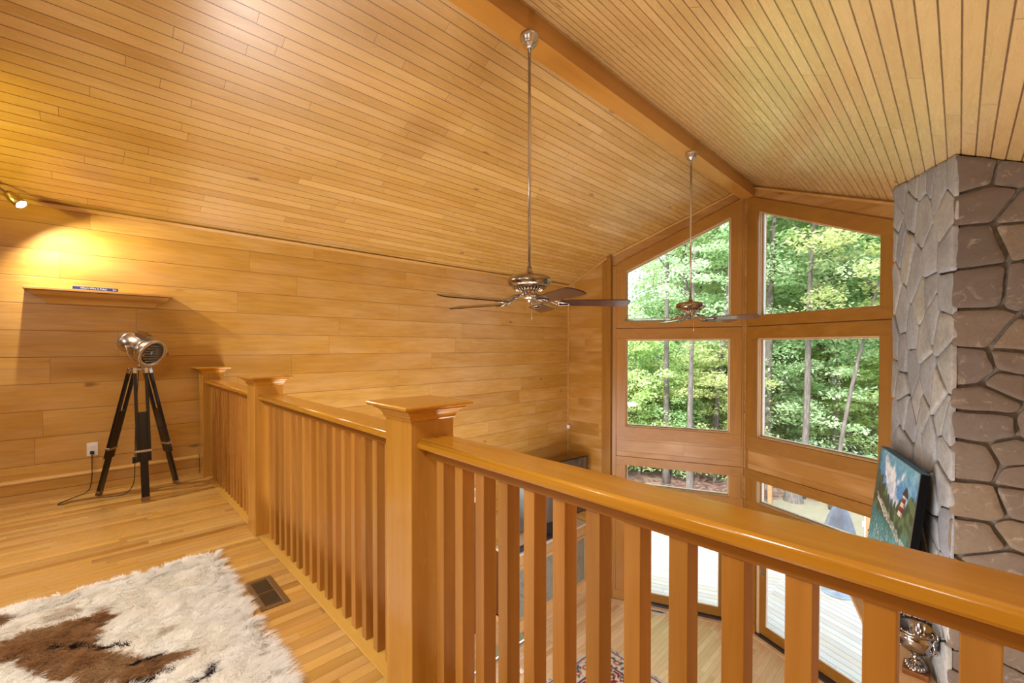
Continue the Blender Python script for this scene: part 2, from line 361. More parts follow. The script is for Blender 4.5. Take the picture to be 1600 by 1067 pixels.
for side, W in (('left', LW), ('right', RW)):
    b = MB(); T, H_ = M['trimL'], M['trimX']; e = -.022
    g1 = lambda s: 3.496-.463*s                        # slanted glass top
    # vertical casings
    for s0, s1 in ((.055, .225), (1.895, 2.06)):
        sbox(b, W, s0, s1, ZL, -.84, e, 0, T)
        sbox(b, W, s0, s1, -.16, 1.41, e, 0, T)
        b.prism([(s0, 1.75), (s1, 1.75), (s1, g1(s1)+.005), (s0, g1(s0)+.005)], e, 0, lambda s, z, n: W(s, z, n), T)
    # level casings
    for z0, z1 in ((-1.37, -1.195), (-.84, -.69), (-.35, -.155), (1.405, 1.592), (1.606, 1.755)): sbox(b, W, .055 if z0 > -.5 else .02, 2.06, z0, z1, e-.002, 0, H_)
    b.prism([(.055, g1(.055)), (2.06, g1(2.06)), (2.06, g1(2.06)+.205), (.055, g1(.055)+.205)], e-.003, 0, lambda s, z, n: W(s, z, n), H_)
    sbox(b, W, .022, .056, ZL, 3.66, -.012, 0, T); sbox(b, W, 2.06, 2.13, ZL, 2.72, -.030, 0, T)
    # small ceiling strip
    f = lambda s: cz(AP.x-s*cA)-.002
    b.prism([(.1, f(.1)-.035), (2.12, f(2.12)-.035), (2.12, f(2.12)), (.1, f(.1))], e-.006, 0, lambda s, z, n: W(s, z, n), M['trimLt'])
    struct(b.build('trim_%d' % tn, bevel=.003)); tn += 1
wn_ = 1
for side, W in (('left', LW), ('right', RW)):
    for kind in ('upper', 'middle', 'transom'):
        b = MB(); g1 = lambda s: 3.496-.463*s
        if kind == 'upper': poly = [(.22, 1.755), (1.90, 1.755), (1.90, 2.616), (.22, 3.394)]
        elif kind == 'transom': poly = [(.22, -1.20), (1.90, -1.20), (1.90, -.84), (.22, -.84)]
        else: poly = [(.22, -.15), (1.90, -.15), (1.90, 1.405), (.22, 1.405)]
        def inset(d):
            (a0, b0), (a1, b1), (a2, b2), (a3, b3) = poly
            k = d*1.05
            return [(a0+d, b0+d), (a1-d, b1+d), (a2-d, b2-(k if kind == 'upper' else d)-(.463*d if 0 else 0)+(.463*d if kind == 'upper' else 0)), (a3+d, b3-(k if kind == 'upper' else d)-(.463*d if kind == 'upper' else 0))]
        def ring(d0, d1, n0, n1, m):
            P0, P1 = inset(d0), inset(d1)
            for i in range(4):
                j = (i+1) % 4
                b.prism([P0[i], P0[j], P1[j], P1[i]], n0, n1, lambda s, z, n: W(s, z, n), m)
        ring(0, .006, 0, .15, M['stop']); ring(.006, .014, .035, .15, M['stop']); ring(.014, .021, .065, .15, M['trimL']); ring(.021, .027, .085, .13, M['alu'])
        wo_ = struct(b.build('window_%d' % wn_, bevel=.0015)); wn_ += 1
        g = MB(); P = inset(.024); g.prism(P, .098, .104, lambda s, z, n: W(s, z, n), M['glass']); g.build('glass_pane', wo_)
# sliding doors
dn = 1
for side, W in (('left', LW), ('right', RW)):
    b = MB(); T = M['trimL']
    sbox(b, W, .225, .27, ZL, -1.37, .01, .15, M['stop']); sbox(b, W, 1.855, 1.90, ZL, -1.37, .01, .15, M['stop']); sbox(b, W, .225, 1.90, -1.41, -1.37, .01, .15, M['stop'])
    sbox(b, W, .22, 1.90, ZL, ZL+.035, -.03, .15, M['track'])
    sbox(b, W, .22, 1.90, ZL, ZL+.012, -.10, -.03, M['stop'])
    dr = struct(b.build('door_%d' % dn, bevel=.002)); dn += 1
    for i, (s0, s1, n0) in enumerate(((.27, 1.10, .03), (1.03, 1.855, .085)) if side == 'right' else ((.27, 1.855, .04),)):
        b = MB(); fw_ = .10; z0, z1 = ZL+.04, -1.41
        sbox(b, W, s0, s0+fw_, z0, z1, n0, n0+.045, T); sbox(b, W, s1-fw_, s1, z0, z1, n0, n0+.045, T)
        sbox(b, W, s0+fw_, s1-fw_, z0, z0+.15, n0, n0+.045, M['trimX']); sbox(b, W, s0+fw_, s1-fw_, z1-.09, z1, n0, n0+.045, M['trimX'])
        for a0, a1 in ((s0+fw_, s0+fw_+.012), (s1-fw_-.012, s1-fw_)): sbox(b, W, a0, a1, z0+.15, z1-.09, n0+.006, n0+.035, M['alu'])
        sbox(b, W, s0+fw_, s1-fw_, z0+.15, z0+.162, n0+.006, n0+.035, M['alu'])
        pn = b.build('sliding_panel', dr, bevel=.0025)
        MB_ = MB(); sbox(MB_, W, s0+fw_, s1-fw_, z0+.15, z1-.09, n0+.02, n0+.026, M['glass']); MB_.build('glass_pane', pn)
        if side == 'right' and i == 0:
            hb = MB(); pts = [W(s0+.05, -2.02+.0, n0-.0), W(s0+.05, -2.03, n0-.04), W(s0+.05, -2.12, n0-.055), W(s0+.05, -2.22, n0-.055), W(s0+.05, -2.29, n0-.04), W(s0+.05, -2.30, n0)]
            hb.tube(pts, .009, 8, M['nickel']); sbox(hb, W, s0+.03, s0+.07, -2.33, -1.99, n0-.006, n0, M['nickel']); hb.build('door_handle', pn)
# plinth blocks and baseboards by the window wall
b = MB()
for W in (LW, RW):
    sbox(b, W, .045, .235, ZL, ZL+.16, -.034, 0, M['trimL']); sbox(b, W, 1.885, 2.10, ZL, ZL+.16, -.034, 0, M['trimL'])
b.box(XL, xl1-.02, YF-.022, YF, ZL, ZL+.14, M['whitewood'])
struct(b.build('baseboard_front', bevel=.003))
b = MB().box(xl1-.165, xl1-.05, YF-.022, YF, ZL, cz(xl1-.165)-.03, M['trimL']); b.box(xl1-.05, xl1+.03, YF-.05, YF, ZL, cz(xl1)-.04, M['trimL'])
f = lambda x: cz(x)-.002
b.prism([(XL, f(XL)-.04), (xl1, f(xl1)-.04), (xl1, f(xl1)), (XL, f(XL))], YF-.024, YF, fnY, M['trimLt'])
struct(b.build('trim_6', bevel=.004))
struct(MB().box(XL, XL+.022, YF-.022, YF, ZL, cz(XL)-.03, M['trimLt']).build('trim_7', bevel=.004))
# interior door in the left wall of the great room
b = MB(); x0 = XL
b.box(x0, x0+.035, 4.27, 4.36, ZL, -1.18, M['dwood']).box(x0, x0+.035, 3.30, 3.39, ZL, -1.18, M['dwood']).box(x0, x0+.02, 4.245, 4.27, ZL, -1.18, M['whitewood'])
b.box(x0, x0+.05, 3.26, 4.42, -1.18, -1.10, M['whitewood']).box(x0, x0+.035, 3.28, 4.40, -1.10, -.98, M['maple']).box(x0, x0+.075, 3.24, 4.44, -.98, -.94, M['whitewood'])
dr = struct(b.build('door_3', bevel=.003))
MB().box(x0, x0+.018, 3.39, 4.245, ZL+.01, -1.18, M['dwood']).build('door_leaf', dr, bevel=.002)
b = MB()
for z in (-3.0, -2.3, -1.45): b.tube([(x0+.03, 4.262, z-.04), (x0+.03, 4.262, z+.04)], .009, 8, M['nickel'])
b.build('hinge', dr)

# ------------------------------------------------------------------ railing
RY = .873
def newel(x, label):
    t = empty('newel_post', (x, RY, 0), label, 'post', 'newel posts of the loft railing')
    h = .0895
    MB().sqloft(0, 0, [(h, 0), (h, 1.03)], M['railZ']).build('post_shaft', t, bevel=.004)
    MB().sqloft(0, 0, [(.0915, 1.012), (.095, 1.016), (.0955, 1.024), (.0985, 1.031), (.105, 1.040), (.114, 1.047), (.122, 1.050), (.122, 1.057)], M['railX']).build('cap_moulding', t)
    pr = [(.133+.0078*math.sin(a), 1.0645-.0078*math.cos(a)) for a in [PI*i/8 for i in range(9)]]
    MB().sqloft(0, 0, [(.10, 1.0565)]+pr+[(.11, 1.0726), (.0, 1.0735)], M['railX']).build('post_cap', t)
    return t
newel(-1.3885, 'nearest square wooden newel post with flat moulded cap, at the middle of the railing')
newel(-3.3565, 'square wooden newel post between the two far railing sections, second from the left wall')
newel(-5.199, 'square wooden newel post standing against the left plank wall')
def rail_section(x0, x1, bal, label):
    t = empty('railing', ((x0+x1)/2, RY, 0), label, 'railing', 'railing sections along the loft edge'); ox = (x0+x1)/2
    hw = .066; R_ = .011; pts = []
    for sx, a0 in ((1, 0), (-1, PI/2)):
        for i in range(7):
            a = a0+PI/2*i/6; pts.append((sx*(hw-R_)+R_*math.cos(a), .951-R_+R_*math.sin(a)))
    r2 = .008
    pts += [(-hw, .951-.033+r2), (-hw+.0024, .951-.033+.0024), (-hw+r2, .951-.033), (hw-r2, .951-.033), (hw-.0024, .951-.033+.0024), (hw, .951-.033+r2)]
    hr = MB().prism(pts, x0-ox, x1-ox, lambda y, z, x: Vector((x, y, z)), M['railX'], True).build('handrail', t)
    for p in hr.data.polygons: p.use_smooth = p.area/max(1e-6, x1-x0) < .006
    MB().box(x0-ox, x1-ox, -.033, .033, .884, .9185, M['railShaded']).build('sub_rail', t, bevel=.004)
    for x in bal:
        MB().box(x-ox, x-ox+.040, -.028, .022, 0, .885, M['balu']).build('baluster', t, bevel=.002)
    return t
sp = .1035
rail_section(-1.299, .999, [.004-sp*k for k in range(12, -9, -1)], 'nearest wooden railing section running right from the nearest newel post, wide gaps between balusters')
n = 16; g = (3.267-1.478)/(n+1); rail_section(-3.267, -1.478, [-3.267+g*(i+1)-.02 for i in range(n)], 'middle wooden railing section between the two capped posts, beside the floor vent')
n = 15; g = (5.110-3.446)/(n+1); rail_section(-5.110, -3.446, [-5.110+g*(i+1)-.02 for i in range(n)], 'farthest wooden railing section between the wall post and the next post')

# ------------------------------------------------------------------ ceiling fans
def fan(x, y, base_deg, label, mat):
    t = empty('ceiling_fan', (x, y, 3.65), label, 'ceiling fan', 'ceiling fans hanging from the ridge beam')
    Z = -3.65
    MB().lathe([(.0, 0), (.069, 0), (.071, -.012), (.069, -.034), (.060, -.042), (.058, -.062), (.047, -.078), (.036, -.084), (.028, -.098), (.016, -.102), (.0, -.102)], m=M['nickel']).build('ceiling_canopy', t)
    MB().lathe([(.0, -.09), (.0115, -.09), (.0115, 1.84+Z), (.0, 1.84+Z)], n=16, m=M['nickel']).build('downrod', t)
    hz = Z
    hs = MB().lathe([(.0, 1.885+hz), (.017, 1.885+hz), (.019, 1.862+hz), (.026, 1.846+hz), (.045, 1.832+hz), (.095, 1.822+hz), (.140, 1.814+hz), (.160, 1.802+hz), (.168, 1.782+hz), (.166, 1.760+hz), (.154, 1.742+hz), (.135, 1.732+hz), (.110, 1.727+hz), (.0, 1.727+hz)], n=56, m=M['bronze']).build('motor_housing', t)
    b = MB()
    for i in range(28):
        a = 2*PI*i/28; ca, sa = math.cos(a), math.sin(a)
        b.tube([(.125*ca, .125*sa, 1.728+hz), (.100*ca, .100*sa, 1.707+hz), (.060*ca, .060*sa, 1.697+hz)], [.0075, .0065, .004], 6, M['bronze'])
    b.build('vent_fins', hs)
    MB().lathe([(.0, 1.73+hz), (.075, 1.73+hz), (.06, 1.70+hz), (.058, 1.672+hz), (.055, 1.655+hz), (.044, 1.640+hz), (.030, 1.633+hz), (.012, 1.630+hz), (.010, 1.618+hz), (.0, 1.616+hz)], n=32, m=M['chrome']).build('switch_housing', t)
    for k in range(5):
        a = math.radians(base_deg+72*k); p = math.radians(13)
        R = Matrix.Rotation(a, 4, 'Z') @ Matrix.Rotation(-p, 4, 'X')
        X = lambda v, R=R: (R @ Vector(v)) + Vector((0, 0, 1.612+hz))
        w0, w1 = .060, .074; out = [(.235, -w0), (.30, -w0-.003), (.60, -w1), (.74, -w1)]
        out += [(.74+.046*math.sin(q), -w1*math.cos(q)*(1-.0*q)) for q in [PI/2*i/6 for i in range(1, 6)]]
        out = out+[(.786, 0)]+[(u, -v) for u, v in reversed(out)]
        bl = MB().prism(out, -.004, .004, lambda u, v, z: X((u, v, z)), mat).build('blade', t, bevel=.0012)
        b = MB(); 
        for sgn in (-1, 1):
            b.tube([X((.075, 0, .055)), X((.14, sgn*.008, .040)), X((.19, sgn*.030, .012)), X((.245, sgn*.036, -.010)), X((.30, sgn*.022, -.010)), X((.318, 0, -.010))], [.011, .009, .008, .007, .006, .005], 8, M['iron'])
        b.tube([X((.225, -.036, -.006)), X((.225, .036, -.006))], .006, 8, M['iron'])
        b.build('blade_iron', bl)
    b = MB().tube([(.05, -.03, 1.66+hz), (.055, -.033, 1.60+hz), (.055, -.033, 1.50+hz)], .0012, 6, M['nickel']); b.lathe([(.0, 0), (.004, .004), (.006, .018), (.003, .03), (.0, .032)], .055, -.033, 12, M['chrome'], X=lambda v: v+Vector((0, 0, 1.47+hz))); b.build('pull_chain', t)
    return t
fan(-2.317, 2.438, 120, 'nearest bronze ceiling fan with dark walnut blades on a long rod from the beam', M['blade'])
fan(-2.316, 5.315, 70, 'farther bronze ceiling fan seen against the upper left prow window', M['blade_s'])

# ------------------------------------------------------------------ wall shelf and book
t = empty('wall_shelf', (XL, .10, 1.74), 'wooden ledge shelf with moulded underside on the left plank wall above the tripod lamp', 'shelf')
MB().box(.0, .165, -.475, .475, -.004, .016, M['cap']).build('shelf_board', t, bevel=.003)
prof = [(0, -.105), (.012, -.105), (.018, -.098), (.022, -.085), (.034, -.066), (.056, -.052), (.080, -.044), (.100, -.034), (.112, -.020), (.116, -.005), (0, -.005)]
b = MB(); n_ = len(prof); vv = []
for e_ in (-1, 1):
    for (a, z) in prof: vv.append((a, e_*(.335+a), z))
b.add(vv, [tuple(range(n_-1, -1, -1)), tuple(range(n_, 2*n_))]+[(i, (i+1) % n_, n_+(i+1) % n_, n_+i) for i in range(n_)], M['cap']); b.build('shelf_moulding', t)
blue = flat('blue book cloth', (.015, .05, .30), .5); paper = flat('book pages', (.75, .70, .60), .8)
t = empty('book', (XL+.095, .047, 1.757), 'thin blue book with white spine lettering lying flat on the wall shelf', 'book')
MB().box(-.060, .062, -.142, .142, 0, .003, blue).box(-.060, .062, -.142, .142, .022, .025, blue).box(.058, .063, -.142, .142, 0, .025, blue).build('book_cover', t, bevel=.001)
MB().box(-.055, .058, -.138, .138, .003, .022, paper).build('book_pages', t)
def text(body, size, loc, rot, mat, parent, name='lettering', ext=.0004):
    c = D.curves.new(name, 'FONT'); c.body = body; c.size = size; c.extrude = ext; c.materials.append(mat); c.align_x = 'CENTER'; c.align_y = 'CENTER'
    c.offset = .0004; k = D.objects.new(name, c); C.objects.link(k); me = D.meshes.new_from_object(k, depsgraph=bpy.context.evaluated_depsgraph_get()); D.objects.remove(k)
    o = D.objects.new(name, me); C.objects.link(o); o.parent = parent; o.location = loc; o.rotation_euler = rot; return o
o = text("Who's Who in Poker", .019, (.0634, -.012, .0125), (PI/2, 0, PI/2), M['white'], t, 'spine_lettering')
o = text('2nd', .016, (.0634, .118, .0125), (PI/2, 0, PI/2), M['white'], t, 'edition_lettering')

# ------------------------------------------------------------------ wall spot lamp (lit)
L0 = Vector((-5.06, -.340, 2.345)); B0 = Vector((-5.15, -.43, 2.45)); ax = (L0-B0).normalized()
t = empty('spot_lamp', (-5.16, -.55, cz(-5.16)), 'lit brass spot lamp head under the ceiling at the left edge of the picture', 'spot lamp')
inv = -t.location
q_ = ax.to_track_quat('Z', 'Y').to_matrix().to_4x4()
XF = lambda v: (q_ @ Vector(v))+B0+inv
MB().lathe([(.0, -.02), (.026, -.02), (.032, -.005), (.036, .02), (.037, .125), (.035, .125), (.033, .02), (.0, .01)], n=32, m=flat('brushed brass', (.55, .42, .16), .3, 1.0), X=XF).build('lamp_head', t)
MB().lathe([(.0, .108), (.033, .108), (.033, .112), (.0, .112)], n=32, m=M['bulb'], X=XF).build('lamp_lens', t)
b = MB().tube([B0+inv, Vector((-5.13, -.52, 2.52))+inv, (0, 0, -.03), (0, 0, 0)], .008, 8, M['bronze']); b.lathe([(.0, -.02), (.045, -.02), (.05, -.005), (.05, .01), (.0, .01)], n=24, m=M['bronze']); b.build('lamp_arm', t)
lamp('spot_lamp_light', 'SPOT', L0+ax*.02, 80, (1, .88, .70), .012, L0+ax+Vector((-.30, .28, -.45)), 160, .7)
lamp('ceiling_spot_light', 'SPOT', (-4.3, -1.5, 2.25), 110, (1.0, .86, .16), .05, (-4.75, -.55, 2.78), 75, .9)

# ------------------------------------------------------------------ tripod searchlight
TC = Vector((-4.92, .31, 0))
t = empty('tripod_lamp', TC, 'chrome searchlight lamp on black wooden tripod in front of the left plank wall', 'floor lamp')
zt = 1.085
b = MB().lathe([(.0, zt-.02), (.020, zt-.02), (.034, zt-.012), (.036, zt+.006), (.020, zt+.012), (.011, zt+.02), (.011, zt+.055), (.016, zt+.06), (.016, zt+.075), (.0, zt+.075)], n=28, m=M['chrome'])
feet = [Vector((-5.10, .045, 0))-TC, Vector((-4.62, .32, 0))-TC, Vector((-5.05, .57, 0))-TC]
for f_ in feet:
    d_ = Vector((f_.x, f_.y, 0)).normalized(); b.tube([(0, 0, zt-.005), d_*.05+Vector((0, 0, zt-.008))], .010, 8, M['chrome'])
b.build('tripod_head', t, bevel=.001)
for f_ in feet:
    d_ = Vector((f_.x, f_.y, 0)).normalized(); top = d_*.055+Vector((0, 0, zt-.005)); bot = Vector((f_.x, f_.y, .0)); ax_ = (bot-top).normalized(); L_ = (bot-top).length
    sd_ = ax_.cross(Vector((0, 0, 1))).normalized(); nn = ax_.cross(sd_)
    def XX(v, top=top, ax_=ax_, sd_=sd_, nn=nn): return top+sd_*v[0]+nn*v[1]+ax_*v[2]
    lg = MB()
    for sg in (-1, 1): lg.box(sg*.037-.011, sg*.037+.011, -.012, .012, .02, L_*.70, M['blacklaq'], X=XX)
    lg = lg.build('leg', t, bevel=.003)
    MB().box(-.026, .026, -.011, .011, L_*.33, L_-.012, M['blacklaq'], X=XX).build('sliding_leg', lg, bevel=.002)
    MB().box(-.028, .028, -.013, .013, L_-.045, L_-.010, M['bronze'], X=XX).box(-.006, .006, -.006, .006, L_-.012, L_-.002, M['nickel'], X=XX).build('leg_shoe', lg, bevel=.002)
    b = MB().box(-.053, .053, -.016, .016, L_*.615, L_*.632, M['nickel'], X=XX); b.tube([XX((.045, 0, L_*.623)), XX((.062, 0, L_*.623))], .006, 8, M['nickel']); b.build('leg_clamp', lg, bevel=.001)
    b = MB()
    for sg in (-1, 1): b.box(sg*.037-.013, sg*.037+.013, -.014, .014, -.012, .036, M['chrome'], X=XX)
    b.tube([XX((-.05, 0, -.002)), XX((.05, 0, -.002))], .011, 10, M['chrome']); b.build('hinge_ferrule', lg, bevel=.003)
# lamp head: axis points towards the viewer's right and downward
hc = Vector((0, 0, 1.270)); hd = Vector((.72, .56, -.40)).normalized(); hq = hd.to_track_quat('Z', 'X').to_matrix().to_4x4()
HX = lambda v: (hq @ (Vector(v)*1.1))+hc
hb = MB().lathe([(.0, -.135), (.050, -.133), (.076, -.120), (.083, -.100), (.083, -.092), (.080, -.090), (.080, .045), (.084, .048), (.084, .056), (.081, .058), (.084, .100), (.104, .110), (.113, .120), (.114, .134), (.108, .140), (.090, .138), (.086, .128), (.0, .128)], n=56, m=M['nickel'], X=HX).build('lamp_body', t)
MB().lathe([(.0, .1285), (.086, .1285), (.086, .130), (.0, .131)], n=48, m=M['glassy'], X=HX).build('lens', hb)
b = MB()
for i in range(-3, 4):
    hh = math.sqrt(max(0, .076**2-(i*.021)**2)); b.tube([HX((i*.021, -hh, .1335)), HX((i*.021, hh, .1335))], .0016, 6, M['chrome'])
b.build('grille_wires', hb)
side_ax = hd.cross(Vector((0, 0, 1))).normalized(); upv = side_ax.cross(hd).normalized()
b = MB()
def HB(v): return hc+(side_ax*v[0]+upv*v[1]+hd*v[2])*1.1
b.box(-.028, .028, .078, .112, -.045, .060, M['nickel'], X=HB); b.box(-.034, .034, .112, .116, -.050, .066, M['chrome'], X=HB); b.build('vent_housing', hb, bevel=.003)
pts = []
for i in range(17):
    a = PI*i/16; pts.append(hc+side_ax*(.108*math.cos(a))+Vector((0, 0, -1))*(.125*math.sin(a))+hd*.0)
b = MB().tube(pts, .0055, 8, M['chrome'])
for sg in (-1, 1): b.tube([hc+side_ax*sg*.086, hc+side_ax*sg*.122], .012, 12, M['chrome'])
b.tube([hc+Vector((0, 0, -.135)), (0, 0, zt+.06)], .011, 12, M['chrome']); b.build('yoke', t)
b = MB().tube([HB((-.10, 0, .11)), HB((-.125, -.005, .125)), HB((-.145, -.01, .12))], .005, 8, M['black']); b.build('latch_handle', hb)
# cord
cp = [(0, 0, 1.14), (-.02, -.01, .98), (-.03, -.02, .80), (-.045, -.03, .55), (-.05, -.035, .30), (-.045, -.045, .10), (-.055, -.10, .012), (-.075, -.20, .006), (-.12, -.30, .006), (-.13, -.42, .006), (-.09, -.475, .006), (-.13, -.50, .006), (-.25, -.42, .006), (-.345, -.33, .02), (-.374, -.305, .12), (-.380, -.302, .25), (-.395, -.301, .335)]
def smooth_pts(p, k=6):
    p = [Vector(x) for x in p]; r = []
    for i in range(len(p)-1):
        p0, p1, p2, p3 = p[max(i-1, 0)], p[i], p[i+1], p[min(i+2, len(p)-1)]
        for j in range(k):
            u = j/k; r.append(.5*((2*p1)+(p2-p0)*u+(2*p0-5*p1+4*p2-p3)*u*u+(3*p1-p0-3*p2+p3)*u**3))
    return r+[p[-1]]
b = MB().tube(smooth_pts(cp), .0032, 8, M['black']); b.box(-.065, -.037, -.052, -.022, .265, .315, M['black']); b.box(-.425, -.392, -.314, -.288, .325, .352, M['black']); b.build('power_cord', t)
def outlet(name, loc, X, label, mat, w_=.036, h_=.058):
    o = empty(name, loc, label, 'outlet')
    MB().box(0, .006, -w_, w_, -h_, h_, mat, X=X).build('cover_plate', o, bevel=.002)
    b = MB()
    for z in (-.021, .021): b.box(.005, .0085, -.017, .017, z-.014, z+.014, mat, X=X)
    for z in (-.021, .021):
        for y in (-.006, .006): b.box(.0082, .0092, y-.0012, y+.0012, z-.004, z+.006, M['black'], X=X)
    b.build('socket_face', o)
    return o
outlet('wall_outlet', (XL, .012, .366), None, 'white power outlet with a black plug in the left wall behind the tripod lamp', M['white'])
outlet('wall_outlet', (xl1+.01, YF-.05, -2.12), lambda v: Vector((v.y, -v.x, v.z)), 'small ivory outlet low on the casing left of the glass doors', M['ivory'], .03, .05)
tag(MB().box(-.0, .05, -.05, 0, -.034, .034, M['white']).build('corner_sensor', bevel=.004, loc=(XL+.02, YF-.02, -.28)), 'small white sensor box on the corner trim of the plank walls', 'sensor')

# ------------------------------------------------------------------ floor vents
def vent(loc, sx, sy, m, label, rz=0, nb=18, split=True):
    t = empty('floor_vent', loc, label, 'vent', rz=rz)
    fr_ = .028; b = MB()
    b.box(-sx, sx, -sy, -sy+fr_, 0, .005, m).box(-sx, sx, sy-fr_, sy, 0, .005, m).box(-sx, -sx+fr_, -sy+fr_, sy-fr_, 0, .005, m).box(sx-fr_, sx, -sy+fr_, sy-fr_, 0, .005, m)
    b.build('vent_frame', t, bevel=.002)
    b = MB().box(-sx+fr_, sx-fr_, -sy+fr_, sy-fr_, .0002, .0008, M['dark'])
    for i in range(nb):
        x = -sx+fr_+(2*(sx-fr_))*(i+.5)/nb; b.box(x-.0022, x+.0022, -sy+fr_, sy-fr_, .0008, .0038, m)
    if split: b.box(-sx+fr_, sx-fr_, -.002, .002, .0008, .0042, m) if sy > sx else b.box(-.002, .002, -sy+fr_, sy-fr_, .0008, .0042, m)
    b.build('louvres', t)
    return t
vent((-2.483, .643, .0005), .168, .066, M['vent'], 'brown metal floor vent in the loft floor between the fur rug and railing')
vs_ = LW(1.35, ZL+.0005, -.155); vent(vs_, .15, .055, flat('pale metal vent', (.55, .55, .60), .4, .3), 'pale metal floor vent in front of the left glass door', rz=AL, nb=12)

# ------------------------------------------------------------------ sheepskin rug (fur strands)
def noise2(x, y, s=1.0, seed=0.0):
    out = np.empty(len(x)); 
    for i in range(len(x)): out[i] = noise.noise(Vector((x[i]*s, y[i]*s, seed)))
    return out
def in_poly(x, y, poly):
    c = np.zeros(len(x), bool); n = len(poly)
    for i in range(n):
        x0, y0 = poly[i]; x1, y1 = poly[(i+1) % n]
        k = ((y0 > y) != (y1 > y)) & (x < (x1-x0)*(y-y0)/((y1-y0) if y1 != y0 else 1e-9)+x0); c ^= k
    return c
def seg_dist(x, y, pl):
    d = np.full(len(x), 9.0)
    for (a, b), (c_, e) in zip(pl[:-1], pl[1:]):
        dx, dy = c_-a, e-b; tt = np.clip(((x-a)*dx+(y-b)*dy)/(dx*dx+dy*dy), 0, 1); d = np.minimum(d, np.hypot(x-a-tt*dx, y-b-tt*dy))
    return d
def fur_cols(x, y):
    n1 = noise2(x, y, 7, 1.3); n2 = noise2(x, y, 30, 4.1); n3 = noise2(x, y, 3.0, 9.9)
    c = np.empty((len(x), 3)); base = np.array([.96, .95, .92]); cream = np.array([.92, .87, .76])
    k = np.clip(.45+n1*.9+n2*.4, 0, 1)[:, None]; c[:] = base*(1-k*.55)+cream*k*.55
    edge = np.clip(1-np.minimum(.553-y, x+3.17)/.17, 0, 1)[:, None]; c = c*(1-edge*.7)+np.array([.97, .97, .97])*edge*.7
    brown = [(-2.817, -.283), (-2.80, -.17), (-2.806, -.053), (-2.807, .066), (-2.729, .075), (-2.661, .03), (-2.534, .008), (-2.426, .036), (-2.289, .098), (-2.228, .202), (-2.16, .283), (-2.129, .262), (-2.134, .183), (-2.13, .10), (-2.20, .0), (-2.36, -.09), (-2.45, -.16), (-2.599, -.22), (-2.67, -.36), (-2.80, -.42)]
    xx = x+n1*.05+n2*.02; yy = y+n3*.05+n2*.02
    bm = in_poly(xx, yy, brown); bc = np.array([.33, .17, .075])[None, :]*(1+.5*n2[:, None]); tn_ = np.clip(n1*2+.3, 0, 1)[:, None]; bc = bc*(1-.45*tn_)+np.array([.52, .36, .20])*.45*tn_
    c[bm] = bc[bm]
    for pl in ([(-2.622, -.111), (-2.471, .027), (-2.397, .103)], [(-2.256, .106), (-2.255, .174)], [(-2.105, .134), (-2.109, .162), (-2.113, .205)], [(-1.969, .261), (-1.979, .306), (-2.008, .337), (-2.041, .343)], [(-1.93, .23), (-1.99, .27)], [(-2.16, .02), (-2.13, .09), (-2.12, .13)]):
        d = seg_dist(x+n1*.02, y+n3*.02, pl); m = d < .011+.007*n2; c[m] = (.03, .02, .02)
    for (a, b_), r_ in (((-2.42, .235), .022), ((-2.915, -.10), .06), ((-2.83, .03), .03)):
        m = np.hypot(x-a, y-b_)+n2*.02 < r_; c[m] = c[m]*.55+np.array([.45, .30, .14])*.45
    m = np.hypot(x+3.0, y+.33)+n1*.05 < .07; c[m] = (.36, .22, .12)
    return np.clip(c, .01, 1)
RX0, RX1, RY0, RY1 = -3.17, -1.25, -1.1, .553
t = empty('sheepskin_rug', ((RX0+RX1)/2, (RY0+RY1)/2, 0), 'white sheepskin fur rug with brown and black patches on the loft floor', 'rug')
loc0 = np.array([(RX0+RX1)/2, (RY0+RY1)/2, 0])
nx, ny = 150, 130; gx, gy = np.meshgrid(np.linspace(RX0+.03, RX1-.03, nx), np.linspace(RY0+.03, RY1-.03, ny)); gx = gx.ravel(); gy = gy.ravel()
ed = np.minimum(np.minimum(gx-RX0, RX1-gx), np.minimum(gy-RY0, RY1-gy)); hgt = (.020+.006*noise2(gx, gy, 14, 2.2))*np.clip((ed-.03)/.03, 0.12, 1)
fi = np.array([(j*nx+i, j*nx+i+1, (j+1)*nx+i+1, (j+1)*nx+i) for j in range(ny-1) for i in range(nx-1)])
rawmesh('rug_pelt', np.stack([gx, gy, hgt], 1)-loc0, fi, M['fur'], t, fur_cols(gx, gy), True)
rs = np.random.RandomState(3); NF = 170000
fx = rs.uniform(RX0+.015, RX1-.015, NF*2); fy = rs.uniform(RY0+.015, RY1-.015, NF*2)
keep = (fx < -1.55) & (fy > -.75) & ((fx+fy*0) > -9); fx, fy = fx[keep][:NF], fy[keep][:NF]; NF = len(fx)
ed = np.minimum(fx-RX0, RY1-fy)
an = noise2(fx, fy, 16, 7.7)*5+noise2(fx, fy, 45, 3.3)*2.2; an += rs.normal(0, .5, NF); lean = .8+.4*rs.rand(NF)
dx = np.cos(an)*lean+np.where(fx-RX0 < .06, -.8, 0)*.8; dy = np.sin(an)*lean+np.where(RY1-fy < .06, .8, 0)*.8
ln = .021+.010*rs.rand(NF)+np.where(ed < .14, .008, 0); hz = .016+.006*noise2(fx, fy, 14, 2.2)*1.0
hz *= np.clip((ed)/.05, .15, 1)
wd = .0008+.0006*rs.rand(NF); px, py = -np.sin(an), np.cos(an)
dz = .75
v = np.empty((NF, 5, 3))
v[:, 0] = np.stack([fx-px*wd, fy-py*wd, hz], 1); v[:, 1] = np.stack([fx+px*wd, fy+py*wd, hz], 1)
mx, my, mz = fx+dx*ln*.45, fy+dy*ln*.45, hz+ln*.50*dz
v[:, 2] = np.stack([mx+px*wd*.8, my+py*wd*.8, mz], 1); v[:, 3] = np.stack([mx-px*wd*.8, my-py*wd*.8, mz], 1)
